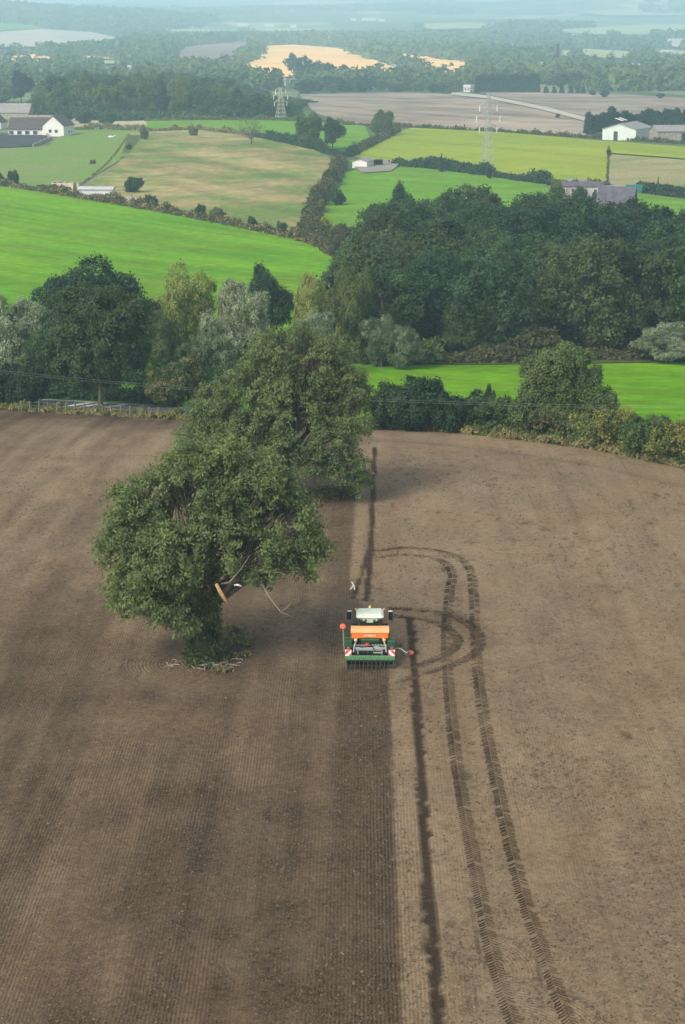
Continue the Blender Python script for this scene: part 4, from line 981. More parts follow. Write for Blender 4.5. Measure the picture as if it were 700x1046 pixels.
# ------------------------------------------------------------------ the two near ash trees
def near_tree(base, lobes, h0, r0, nc, per, seed, tint, label, ivy=True, name='ash_tree', trunk_low=0):
    rg = np.random.default_rng(seed); root = empty(name, (base[0], base[1], soil_z(*base) - .02)); tag(root, label, 'tree')
    SLB = sublobes(rg, lobes, 4, .30)
    C, N = clumps(rg, SLB, nc, .80, .1)
    L = np.array(lobes)
    # sprays: leaflets hang from short twigs that point outward
    keep_ = fbm(C[:, 0] / 1.9 + 7, (C[:, 2] * 1.1 + C[:, 1] * .6) / 1.9, seed + 5, 2) > .31; C = C[keep_]; N = N[keep_]; nc = len(C)
    cv = rg.random(nc); big = fbm(C[:, 0] / 1.6 + 40, (C[:, 2] + C[:, 1]) / 1.6 + 40, seed, 2)
    idx = np.repeat(np.arange(nc), per)
    d = N + rg.normal(0, .45, N.shape); d[:, 2] -= .15; d /= np.linalg.norm(d, axis=1, keepdims=True)
    tt = rg.uniform(-.5, .55, len(idx)); sp = .17
    P = C[idx] + d[idx] * tt[:, None] * 1.0 + rg.normal(0, 1, (len(idx), 3)) * np.array([sp, sp, sp * .8])
    P[:, 2] -= .22 * np.abs(tt) ** 1.5
    P[:, 2] = np.maximum(P[:, 2], .15)
    V, Q = leaves(rg, P, N[idx] * .6 + np.array([0, 0, .6]), .105, 2.3, .35, .55)
    var = np.clip(.42 * cv[idx] + .45 * (big[idx] - .25) + .25 * rg.random(len(idx)), 0, 1)
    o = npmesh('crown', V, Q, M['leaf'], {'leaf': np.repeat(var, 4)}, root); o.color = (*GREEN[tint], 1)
    # skeleton
    mb = MB(); fork = Vector((0, 0, h0))
    mb.tube([(0, 0, -.2), (0, 0, .25), (.05, .05, h0 * .5), fork], [r0 * 1.7, r0 * 1.15, r0 * .95, r0 * .9], 12)
    limbs = []
    for l in lobes:
        c = Vector(l[:3]); s = Vector((0, 0, h0 * rg.uniform(.7, 1.0)))
        pts = [s, s.lerp(c, .35) + Vector((rg.normal(0, .3), rg.normal(0, .3), .5)), s.lerp(c, .7) + Vector((rg.normal(0, .3), rg.normal(0, .3), .3)), c]
        pts = [Vector(p) for p in smooth_poly([tuple(p) for p in pts], 4)]
        rr = np.linspace(r0 * .5, r0 * .10, len(pts)); mb.tube(pts, list(rr), 7); limbs.append(pts)
    for i in range(nc):
        c = Vector(C[i]); k = int(np.argmin(((C[i] - L[:, :3]) ** 2).sum(1))); pts = limbs[k]; j = rg.integers(4, len(pts)); s = pts[j]
        if (c - s).length < .3: continue
        m_ = s.lerp(c, .55) + Vector((rg.normal(0, .15), rg.normal(0, .15), rg.normal(.12, .12)))
        mb.tube([s, m_, c, c + Vector(d[i]) * .5], [.045, .028, .016, .006], 3)
    mb.build('trunk', M['bark_pale'], root, smooth=True)
    return root
# ash 1: lobes in metres around its base (x right, y away, z up)
L1 = [(-4.5, .2, 7.5, 1.9, 2.2, 2.3), (-3.7, -.6, 5.2, 2.0, 2.0, 1.9), (-2.7, .8, 9.7, 2.4, 2.4, 2.1), (-.6, .2, 11.0, 2.7, 2.7, 2.3), (1.7, .5, 11.8, 2.6, 2.6, 2.2), (3.9, .2, 10.7, 2.3, 2.4, 2.2), (5.3, -.1, 8.7, 2.0, 2.2, 2.0), (6.2, .2, 6.9, 1.5, 1.6, 1.4),
      (-4.7, .2, 4.4, 1.2, 1.5, 1.3), (-1.6, -1.8, 7.0, 2.4, 2.0, 2.2), (1.4, -1.9, 8.3, 2.5, 2.0, 2.2), (3.6, -1.4, 7.0, 2.0, 1.9, 1.7), (.4, -1.7, 5.4, 1.6, 1.4, 1.6), (-2.4, -1.5, 4.3, 1.7, 1.4, 1.4), (-1.0, -1.2, 3.4, 1.2, 1.1, 1.2),
      (.4, 2.4, 9.4, 2.8, 2.4, 2.6), (-1.4, 2.4, 7.4, 2.5, 2, 2.2), (3.0, 1.6, 8.4, 2.2, 2, 2.2)]
t1 = near_tree(T1, L1, 3.4, .55, 2100, 52, 5, 'near', 'nearer ash tree in the bare field, with ivy clad trunk and broken branches')
# ivy and shoots on its trunk
rg = np.random.default_rng(3)
Vi, Qi, vi = crown(rg, [(0, 0, 1.3, .95, .9, 1.4), (.1, 0, 3.0, .95, .9, 1.5), (.3, -.2, 4.5, 1.0, .9, 1.2), (-.1, -.2, .5, 1.15, .9, .7), (.5, -.5, 2.2, .6, .5, 1.2)], 330, 36, .18, .10, 1.5, .2)
Vi[:, 2] = np.maximum(Vi[:, 2], .03)
iv = npmesh('ivy', Vi, Qi, M['leaf'], {'leaf': vi}, t1); iv.color = (.070, .092, .034, 1)
# torn limb and dead branches
mb = MB(); mb.tube([(1.05, -3.2, 5.9), (1.35, -3.35, 5.35), (1.75, -3.5, 4.75)], [.10, .13, .09], 8)
mb.build('torn_limb', M['wood_split'], t1, smooth=True)
mb = MB(); mb.tube([(2.1, -3.0, 5.75), (2.3, -3.1, 5.8), (2.55, -3.1, 5.7)], [.05, .07, .05], 7); mb.build('snapped_stub', M['wood_pale'], t1, smooth=True)
mb = MB(); mb.tube([(3.6, -2.4, 5.8), (4.1, -2.8, 5.0), (4.8, -3.0, 4.1), (5.6, -3.1, 3.8)], [.06, .05, .04, .02], 7); mb.tube([(1.2, -1.6, 5.4), (1.8, -2.6, 5.8), (2.5, -2.9, 6.7), (3.0, -2.9, 7.5)], [.08, .06, .05, .02], 7)
mb.tube([(4.8, -3.0, 4.1), (5.2, -3.3, 4.5), (5.5, -3.3, 4.9)], [.035, .025, .01], 5); mb.tube([(3.4, -2.2, 6.2), (4.2, -2.7, 6.5), (5.2, -2.9, 6.4)], [.05, .035, .012], 5)
mb.build('dead_branch', simple('dead_wood', (.22, .18, .125), .9, .1, var=.2, scale=6), t1, smooth=True)
# litter of sticks round the foot
mb = MB()
for k in range(90):
    a = rg.uniform(0, 6.28); r = abs(rg.normal(0, .9)); x, y = T1[0] + .3 + r * math.cos(a) * 1.3, T1[1] - .7 + r * math.sin(a) * .8; L_ = rg.uniform(.25, 1.0); b = rg.uniform(0, 6.28); z = soil_z(x, y) + rg.uniform(.03, .22)
    mb.tube([(x, y, z), (x + L_ * .5 * math.cos(b), y + L_ * .5 * math.sin(b), z + rg.uniform(0, .1)), (x + L_ * math.cos(b + .3), y + L_ * math.sin(b + .3), z - .04)], [.028, .022, .01], 4)
tag(mb.build('fallen_sticks', simple('dry_sticks', (.32, .27, .21), .9, .1, var=.3, scale=3)), 'scatter of pale broken sticks round the foot of the nearer ash', 'sticks', kind='stuff')
def tufts(name, cx, cy, rx, ry, n, h, tint, label, seed, sk=0):
    rg = np.random.default_rng(seed); r = np.sqrt(rg.random(n)); a = rg.uniform(0, 6.28, n); x = cx + rx * r * np.cos(a); y = cy + ry * r * np.sin(a) + sk * (x - cx)
    k = fbm(x * 1.2, y * 1.2, seed, 2) > .42; x = x[k]; y = y[k]; n = len(x); idx = np.repeat(np.arange(n), 14)
    P = np.stack([x[idx], y[idx], zf(x, y)[idx] + .12 + .10], 1) + rg.normal(0, 1, (n * 14, 3)) * np.array([.14, .14, .0]); P[:, 2] += np.abs(rg.normal(0, h * .4, n * 14))
    V, Q = leaves(rg, P, np.tile([0, 0, .2], (n * 14, 1)), .10, 2.6, -.4, .8)
    o = npmesh(name, V, Q, M['leaf'], {'leaf': np.repeat(rg.random(n * 14), 4)}); o.color = (*(GREEN[tint] if isinstance(tint, str) else tint), 1); tag(o, label, kind='stuff')
tufts('rough_grass', T1[0] + .9, T1[1] + 2.2, 1.9, 4.6, 300, .2, (.17, .14, .085), 'dry weeds and rough grass under the nearer ash', 8, .3)
tufts('green_weeds', T1[0] + .3, T1[1] + 1.0, 1.3, 3.2, 110, .3, 'oak', 'green weeds at the foot of the nearer ash', 9, .3)
tufts('rough_grass', T2[0], T2[1], 3.4, 4, 300, .3, (.17, .14, .085), 'dry weeds under the farther ash', 10)

# ash 2
s2 = pxm(Vector((*T2, 0))); 
L2 = [(-3.2, 0, 8.8, 3.3, 3.0, 2.8), (-1.0, .4, 11.6, 3.2, 3.0, 2.8), (1.2, .5, 11.2, 3.2, 3.0, 2.6), (3.2, .5, 8.8, 2.8, 2.6, 2.5), (-6.2, 0, 7.2, 2.6, 2.6, 2.3), (-8.2, -.3, 5.2, 1.8, 2.0, 1.5), (-4.2, -1.5, 6.0, 3.0, 2.2, 2.0), (-.4, -1.9, 7.6, 3.0, 2.2, 2.4),
      (2.4, -1.4, 5.4, 2.4, 2.0, 1.9), (3.6, -1.6, 3.0, 1.2, 1.2, 1.2), (2.2, -1.6, 3.4, 1.2, 1.2, 1.1), (.2, 2.2, 9, 3, 2.6, 2.8), (-6.6, 1.2, 5.2, 2.2, 2, 1.6), (4.4, -.2, 6.4, 1.6, 1.6, 1.5)]
L2 = [(l[0] + 1.25, *l[1:]) for l in L2] + [(.6, -2.2, 5.4, 2.2, 1.6, 1.8), (2.2, -1.8, 4.0, 1.8, 1.5, 1.5), (-1.2, -2.0, 4.6, 1.9, 1.5, 1.5), (5.6, -.8, 3.4, 1.2, 1.2, 1.6), (6.0, -.9, 1.9, .8, .9, 1.0)]
t2 = near_tree(T2, L2, 3.2, .5, 2100, 44, 15, 'near', 'farther and taller of the two ash trees in the bare field')
hedge([(T2[0] + 2.4, T2[1] + 1, 0), (T2[0] + 4.2, T2[1] + .6, 0), (T2[0] + 5.8, T2[1] + 1.4, 0)], 2.6, 2.0, .16, 'brown', 'hawthorn_bush', 'low reddish brown thorn bush under the farther ash', cat='bush', dens=14, cs=.2, world=True)

# ------------------------------------------------------------------ tractor and seed drill
C_ = dict(cream=simple('cab_roof_paint', (.60, .66, .52), .45, .4, var=.06), green=simple('green_paint', (.045, .16, .05), .45, .45, var=.12), dgreen=simple('dark_green_paint', (.02, .07, .035), .5, .4, var=.12),
          orange=simple('orange_paint', (.90, .21, .04), .45, .4, var=.07), orange_l=simple('orange_cover', (.88, .36, .15), .6, .3, var=.07), black=simple('black_rubber', (.018, .018, .018), .85, .2, var=.25, scale=10, bump=.3),
          dark=simple('dark_metal', (.04, .042, .042), .5, .4, var=.15), steel=simple('bare_steel', (.34, .35, .33), .5, .5, metal=.3, var=.15), grey=simple('grey_paint', (.30, .33, .29), .5, .4, var=.12),
          red=simple('red_marking', (.72, .05, .04), .45, .4, var=.05), white=simple('white_marking', (.80, .79, .76), .45, .4, var=.04), amber=simple('amber_lens', (.85, .40, .12), .3, .6, var=.03), yellow=simple('beacon_lens', (.85, .60, .18), .3, .6, var=.03),
          soilm=simple('soil_dust', (.15, .11, .08), .95, .1, var=.3))
mglass, nt, o = newmat('cab_glass'); g = G(nt); b = g.n('BsdfPrincipled', i={'Base Color': (.02, .03, .03, 1), 'Roughness': .08, 'Specular IOR Level': .6}); tr_ = g.n('BsdfTransparent', i={'Color': (.55, .62, .6, 1)}); mx = g.n('MixShader', i={0: .45, 1: b.outputs[0], 2: tr_.outputs[0]}); nt.links.new(mx.outputs[0], o.inputs[0])
p0 = flat(378, 683); RZ = -math.atan(KDIR)
DR = empty('seed_drill', (p0[0], p0[1], .10), RZ); tag(DR, 'green seed drill with long orange hopper mounted behind the tractor', 'seed drill')
RO = (0, -.45, -.04)
def part(name, mb, mat, par, smooth=False): return mb.build(name, mat, par, smooth)
m_ = MB(); m_.box((0, .15, .78), (3.0, .16, .16), bev=.02); m_.box((0, .32, .60), (2.9, .10, .12)); m_.box((0, -.02, .70), (2.96, .05, .10)); part('rear_bar', m_, simple('pale_green_paint', (.085, .20, .085), .5, .4, var=.1), DR).location = RO
for s in (-1, 1):
    m_ = MB(); m_.prism([(-.2, .15), (1.55, .15), (1.6, .75), (1.1, .95), (.15, .80)], -.03, .03, 0, Matrix.Translation((s * 1.46, 0, 0)) @ Matrix(((0, 0, 1, 0), (1, 0, 0, 0), (0, 1, 0, 0), (0, 0, 0, 1)))); part('side_plate', m_, C_['dgreen'], DR)
for k in range(12):
    x = -1.375 + .25 * k; m_ = MB()
    m_.box((x, -.02, .58), (.045, .05, .30)); m_.tube([(x, .0, .50), (x, -.13, .30), (x, -.16, .03)], [.022, .022, .016], 5); m_.lathe([(.02, -.01), (.16, -.008), (.16, .008), (.02, .01)], (x, .16, .17), 'X', 16)
    part('coulter', m_, C_['dark'], DR).location = RO
m_ = MB(); m_.lathe([(.10, -1.4), (.26, -1.4), (.26, 1.4), (.10, 1.4)], (0, .62, .27), 'X', 20)
for k in range(23): m_.lathe([(.26, -.03), (.30, -.02), (.30, .02), (.26, .03)], (-1.32 + k * .12, .62, .27), 'X', 20)
part('packer_roller', m_, C_['dark'], DR)
m_ = MB(); m_.box((0, 1.22, .42), (2.85, .42, .30), bev=.04)
for k in range(9): m_.box((-1.24 + k * .31, 1.22, .16), (.10, .06, .26))
part('power_harrow', m_, C_['dgreen'], DR)
# upper frame: grey beams, uprights
m_ = MB(); m_.box((0, .62, .98), (2.0, .14, .12), bev=.02); m_.box((0, 1.05, 1.02), (2.1, .12, .12), bev=.02); m_.box((.28, .84, 1.05), (.5, .3, .05)); m_.box((.45, .34, .80), (.5, .12, .06)); m_.box((-.1, .48, .92), (1.5, .05, .05)); part('cross_beam', m_, C_['grey'], DR)
for s in (-1, 1):
    m_ = MB(); m_.tube([(s * .98, .18, .86), (s * .95, .55, 1.12), (s * .80, .95, 1.45), (s * .72, 1.15, 1.6)], .045, 8); m_.box((s * .72, .16, .90), (.06, .30, .22)); m_.tube([(s * .72, .1, .84), (s * .72, .6, 1.0)], .03, 6); part('hopper_support', m_, C_['steel'], DR)
m_ = MB(); m_.box((0, .9, .70), (2.4, .5, .2), bev=.05); part('gear_case', m_, C_['dark'], DR)
for k in range(12):
    x = -1.0 + k * 2.0 / 11; x2 = -1.375 + .25 * k; m_ = MB(); m_.tube([(x * .7, 1.18, 1.42), (x * .85, .95, 1.15), (x2, .45, .80), (x2, .12, .52)], .018, 5); part('seed_hose', m_, C_['dark'], DR)
m_ = MB(); m_.tube([(-.95, .75, 1.0), (-.5, .55, 1.08), (0, .62, 1.10), (.4, .8, 1.05)], .03, 6); m_.tube([(-.3, 1.1, 1.2), (.1, .7, 1.15), (.3, .3, .9)], .025, 6); part('hydraulic_hose', m_, C_['black'], DR)
m_ = MB(); m_.box((-.17, .80, 1.16), (.24, .16, .12), bev=.02); part('warning_reflector', m_, C_['red'], DR)
# hopper: trough with sloping sides, rolled cover
HP = DR
tfx = Matrix(((0, 0, 1, 0), (1, 0, 0, 0), (0, 1, 0, 0), (0, 0, 0, 1)))
m_ = MB(); m_.prism([(1.0, 1.50), (1.7, 1.50), (1.86, 1.86), (.92, 1.86)], -1.10, 1.10, 0, tfx); hop = part('hopper', m_, C_['orange'], DR)
m_ = MB(); m_.prism([(.88, 1.86), (1.90, 1.86), (1.88, 1.94), (1.68, 2.06), (1.39, 2.10), (1.10, 2.05), (.90, 1.93)], -1.15, 1.15, 0, tfx); part('hopper_cover', m_, C_['orange_l'], hop)
m_ = MB(); m_.box((0, .94, 1.66), (.75, .02, .12), rot=Matrix.Rotation(R(13), 3, 'X')); part('hopper_plate', m_, simple('pale_plate', (.65, .60, .42), .6), hop)
m_ = MB(); m_.prism([(1.22, 1.12), (1.58, 1.12), (1.66, 1.42), (1.12, 1.42)], -.55, .55, 0, tfx); m_.box((0, 1.10, 1.36), (1.15, .1, .08), bev=.02); part('metering_unit', m_, C_['green'], DR)
for s in (-1, 1):
    m_ = MB(); m_.lathe([(.02, -.10), (.09, -.06), (.11, 0), (.09, .07), (.02, .10)], (s * .86, .86, 1.42), 'Z', 12); part('side_lamp', m_, C_['amber'], DR, True)
    # striped warning board
    m_ = MB(); m_.box((s * 1.30, .02, 1.14), (.37, .03, .37)); bd = part('warning_board', m_, C_['white'], DR); bd.location = (0, -.34, -.14)
    m_ = MB()
    for (u0, u1) in ((-.55, -.25), (.05, .35)):
        def clipb(u0, u1, h=.178):   # diagonal band clipped to the board, u = (x*s + z)
            P = [(-h, -h), (h, -h), (h, h), (-h, h)]
            for sign, lim in ((1, u0), (-1, -u1)):
                out = []
                for i in range(len(P)):
                    a, b = P[i], P[(i + 1) % len(P)]; fa = sign * (a[0] * s + a[1]) - lim; fb = sign * (b[0] * s + b[1]) - lim
                    if fa >= 0: out.append(a)
                    if fa * fb < 0: t = fa / (fa - fb); out.append((a[0] + (b[0] - a[0]) * t, a[1] + (b[1] - a[1]) * t))
                P = out
                if not P: break
            return P
        P = clipb(u0 * .7, u1 * .7)
        if len(P) > 2: m_.prism([(x, z) for x, z in P], -.004, .004, 0, Matrix.Translation((s * 1.30, .0, 1.14)) @ Matrix(((1, 0, 0, 0), (0, 0, 1, 0), (0, 1, 0, 0), (0, 0, 0, 1))))
    part('red_stripe', m_, C_['red'], bd)
    m_ = MB(); m_.lathe([(.02, -.03), (.07, -.03), (.07, .03), (.02, .03)], (s * 1.30, .05, 1.44), 'Y', 10); m_.tube([(s * 1.30, .08, .80), (s * 1.30, .08, 1.38)], .02, 6); part('rear_lamp', m_, C_['red'], DR).location = (0, -.34, -.14)
    m_ = MB(); m_.box((s * 1.30, 1.0, 1.12), (.5, .42, .50), bev=.04); part('tool_box', m_, C_['dgreen'], DR)
    m_ = MB(); m_.box((s * 1.25, 1.28, 1.42), (.62, .05, .04)); m_.box((s * 1.52, .75, .98), (.04, 1.1, .04)); part('hand_rail', m_, C_['green'], DR)
# marker arms
m_ = MB(); m_.tube([(-1.55, .9, .7), (-1.60, .9, 1.5), (-1.62, .9, 2.15)], .025, 6); ma = part('marker_arm', m_, C_['grey'], DR)
m_ = MB(); m_.lathe([(.02, -.03), (.17, -.01), (.17, .01), (.02, .03)], (-1.64, .86, 2.28), 'Y', 20); part('marker_disc', m_, simple('orange_red_disc', (.80, .17, .08), .5), ma)
q = flat(420, 671); tipx = (q[0] - p0[0]); tipy = (q[1] - p0[1])
m_ = MB(); m_.tube([(1.45, 1.15, .85), (1.9, 1.05, .80), (2.2, .85, .62), (tipx - .1, tipy + .1, .30), (tipx, tipy, .2)], [.035, .035, .03, .025, .02], 6); ma = part('marker_arm', m_, C_['grey'], DR)
m_ = MB(); m_.lathe([(.02, -.03), (.13, -.01), (.13, .01), (.02, .03)], (tipx, tipy - .03, .19), 'Y', 18); part('marker_disc', m_, simple('orange_red_disc', (.80, .17, .08), .5), ma)
# tractor (origin under rear axle)
AX = 2.35
t0 = Matrix.Rotation(RZ, 3, 'Z') @ Vector((0, AX, 0))
TR = empty('tractor', (p0[0] + t0.x, p0[1] + t0.y, .10), RZ); tag(TR, 'green farm tractor with cream cab roof pulling the seed drill', 'tractor')
def wheel(x, y, r, w, rim):
    s = 1 if x > 0 else -1; m_ = MB()
    m_.lathe([(r * .55, -w * .42), (r * .80, -w * .5), (r * .95, -w * .48), (r * .985, -w * .3), (r * .985, w * .3), (r * .95, w * .48), (r * .80, w * .5), (r * .55, w * .42)], (x, y, r), 'X', 36)
    n = 22
    for k in range(n):
        for sd in (-1, 1):
            a = 2 * math.pi * (k + (.5 if sd > 0 else 0)) / n
            T = Matrix.Translation((x, y, r)) @ Matrix.Rotation(a, 4, 'X') @ Matrix.Translation((sd * w * .24, 0, r * .99)) @ Matrix.Rotation(sd * R(38), 4, 'Z')
            m_.add([tuple(T @ Vector(v)) for v in [(-w * .26, -.03, -.03), (w * .26, -.03, -.03), (w * .26, .03, -.03), (-w * .26, .03, -.03), (-w * .26, -.02, .035), (w * .26, -.02, .035), (w * .26, .02, .035), (-w * .26, .02, .035)]], [(0, 3, 2, 1), (4, 5, 6, 7), (0, 1, 5, 4), (1, 2, 6, 5), (2, 3, 7, 6), (3, 0, 4, 7)])
    wo = part('wheel', m_, C_['black'], TR)
    m_ = MB(); m_.lathe([(.06, -w * .1), (r * .3, -w * .1), (r * .56, -w * .40), (r * .56, w * .40), (r * .3, w * .1), (.06, w * .12)], (x, y, r), 'X', 28); part('rim', m_, rim, wo)
for s in (-1, 1): wheel(s * .93, 0, .84, .52, C_['white']); wheel(s * .90, 2.35, .60, .42, C_['white'])
m_ = MB(); m_.box((0, .3, .85), (.62, 1.3, .55), bev=.06); m_.box((0, 1.6, .80), (.45, 1.7, .4), bev=.04); m_.tube([(-.9, 0, .84), (.9, 0, .84)], .12, 10); m_.tube([(-.85, 2.35, .6), (.85, 2.35, .6)], .08, 10); part('chassis', m_, C_['dark'], TR)
m_ = MB(); m_.prism([(1.15, 1.0), (2.95, .95), (3.05, 1.25), (2.95, 1.50), (2.3, 1.68), (1.15, 1.75)], -.38, .38, 0, tfx); part('bonnet', m_, C_['green'], TR)
m_ = MB(); m_.box((0, 3.08, 1.2), (.5, .04, .42)); part('grille', m_, C_['dark'], TR)
m_ = MB(); m_.box((0, 3.15, .75), (.8, .35, .45), bev=.05); part('front_weight', m_, C_['dark'], TR)
m_ = MB(); m_.tube([(.48, 1.25, 1.2), (.48, 1.25, 2.1), (.48, 1.15, 2.45)], .055, 10); part('exhaust', m_, C_['dark'], TR)
for s in (-1, 1):
    pts = [(math.sin(a) * 1.0, .84 + math.cos(a) * 1.0) for a in np.linspace(R(-68), R(62), 10)]; ins = [(x * .95, .84 + (z - .84) * .95) for x, z in pts][::-1]
    m_ = MB(); m_.prism(pts + ins, s * .62 if s > 0 else -1.18, s * 1.18 if s > 0 else -.62, 0, tfx); part('mudguard', m_, C_['green'] , TR)
    m_ = MB(); m_.box((s * 1.02, -.42, 1.72), (.26, .06, .12), bev=.02); part('tail_lamp', m_, C_['cream'], TR)
# cab: pillars, glass, roof, seat
cab = MB()
for sx in (-1, 1):
    cab.tube([(sx * .62, -.38, 1.35), (sx * .66, -.30, 2.42)], .045, 6); cab.tube([(sx * .64, 1.10, 1.35), (sx * .62, .98, 2.42)], .045, 6); cab.tube([(sx * .72, .40, 1.2), (sx * .70, .36, 2.42)], .04, 6)
cab.box((0, -.40, 1.38), (1.3, .08, .10)); cab.box((0, .35, 1.18), (1.35, 1.5, .12)); cab.box((0, -.34, 2.40), (1.36, .08, .08)); cabo = part('cab_frame', cab, C_['dark'], TR)
m_ = MB(); m_.box((0, -.37, 1.90), (1.18, .02, .90), rot=Matrix.Rotation(R(-4), 3, 'X')); m_.box((0, 1.05, 1.90), (1.18, .02, .95), rot=Matrix.Rotation(R(5), 3, 'X'))
for sx in (-1, 1): m_.box((sx * .69, .0, 1.88), (.02, .66, .95)); m_.box((sx * .69, .72, 1.88), (.02, .56, .95))
part('cab_glass', m_, mglass, TR)
m_ = MB(); m_.box((0, .2, 1.45), (.5, .5, .14), bev=.05); m_.box((0, -.05, 1.80), (.48, .12, .62), bev=.05); part('driver_seat', m_, simple('seat_cloth', (.16, .04, .035), .8), TR)
m_ = MB(); m_.box((0, .30, 2.53), (1.66, 1.66, .20), bev=.09); m_.box((0, .36, 2.64), (1.42, 1.25, .08), bev=.035); roof = part('cab_roof', m_, C_['cream'], TR)
m_ = MB(); m_.box((0, -.46, 2.36), (1.15, .12, .14), bev=.03); m_.box((0, -.50, 2.28), (.42, .06, .16), bev=.02); part('roof_panel', m_, simple('light_housing', (.32, .42, .34), .5), TR)
for x in (-.5, -.26, .26, .5):
    m_ = MB(); m_.lathe([(.01, -.02), (.065, -.02), (.07, .02), (.01, .02)], (x, -.54, 2.37), 'Y', 12); part('work_lamp', m_, C_['dark'], TR)
m_ = MB(); m_.lathe([(.075, 0), (.08, .04), (.07, .14), (.03, .18)], (0, 1.0, 2.66), 'Z', 14); part('beacon', m_, C_['yellow'], TR, True)
for s in (-1, 1):
    m_ = MB(); m_.tube([(s * .62, 1.05, 2.35), (s * 1.05, 1.12, 2.40), (s * 1.28, 1.10, 2.38)], .022, 6); mm = part('mirror_arm', m_, C_['dark'], TR)
    m_ = MB(); m_.box((s * 1.28, 1.10, 2.14), (.24, .10, .50), bev=.03); part('mirror', m_, C_['black'], mm)
    m_ = MB(); m_.box((s * 1.25, 1.12, 2.44), (.26, .14, .05), bev=.02); part('mirror_cap', m_, C_['white'], mm)
    m_ = MB(); m_.lathe([(.03, 0), (.06, .03), (.06, .09), (.02, .12)], (s * .86, 1.16, 2.50), 'Z', 10); m_.tube([(s * .80, 1.0, 2.45), (s * .86, 1.16, 2.50)], .02, 5); part('side_beacon', m_, C_['orange_l'], TR)
m_ = MB(); m_.tube([(-.35, -.75, .6), (-.3, -.2, .75)], .05, 6); m_.tube([(.35, -.75, .6), (.3, -.2, .75)], .05, 6); m_.tube([(0, -.85, 1.1), (0, -.1, 1.15)], .04, 6); part('hitch_link', m_, C_['dark'], TR)

# pale forked stick lying ahead of the tractor
mb = MB(); x, y = flat(361, 602); z = .15
mb.tube([(x - .20, y - .55, z), (x - .05, y - .15, z + .08), (x + .02, y + .15, z + .12), (x - .10, y + .75, z + .15)], [.05, .05, .06, .05], 7); mb.tube([(x + .08, y - .60, z), (x + .08, y - .2, z + .08), (x + .02, y + .15, z + .12)], [.05, .05, .05], 7)
tag(mb.build('forked_branch', M['wood_pale'], smooth=True), 'pale forked branch lying on the soil just ahead of the tractor', 'branch')

# ------------------------------------------------------------------ buildings
W_ = dict(white=simple('white_render', (.62, .60, .54), .85, .1, var=.06, scale=.6), cream=simple('cream_render', (.46, .40, .28), .85, .1, var=.1, scale=.6), roofb=simple('brown_roof_tile', (.085, .07, .065), .85, .15, var=.2, scale=1.2),
          roofg=simple('grey_roof_sheet', (.24, .22, .21), .8, .2, var=.12, scale=.8), sheet=simple('pale_green_sheet', (.52, .56, .50), .7, .25, var=.06, scale=.5), darkop=simple('dark_opening', (.02, .02, .022), .5, .3), stone=simple('stone_wall', (.30, .26, .21), .95, .1, var=.25, scale=1.2),
          glass=simple('window_glass', (.05, .06, .07), .15, .6), slate=simple('slate_roof', (.10, .09, .105), .8, .2, var=.25, scale=.7), metal=simple('galvanised_steel', (.38, .38, .36), .5, .4, metal=.4, var=.1), brick=simple('brick', (.30, .15, .10), .9, .1, var=.15, scale=.5),
          rubble=simple('rubble', (.36, .32, .27), .95, .1, var=.3, scale=.8), roofw=simple('pale_roof_sheet', (.42, .42, .42), .6, .3, var=.08, scale=.5), blue=simple('blue_cladding', (.33, .38, .45), .6, .3, var=.08), redb=simple('red_brick_wall', (.42, .22, .16), .9, .1, var=.1, scale=.3))
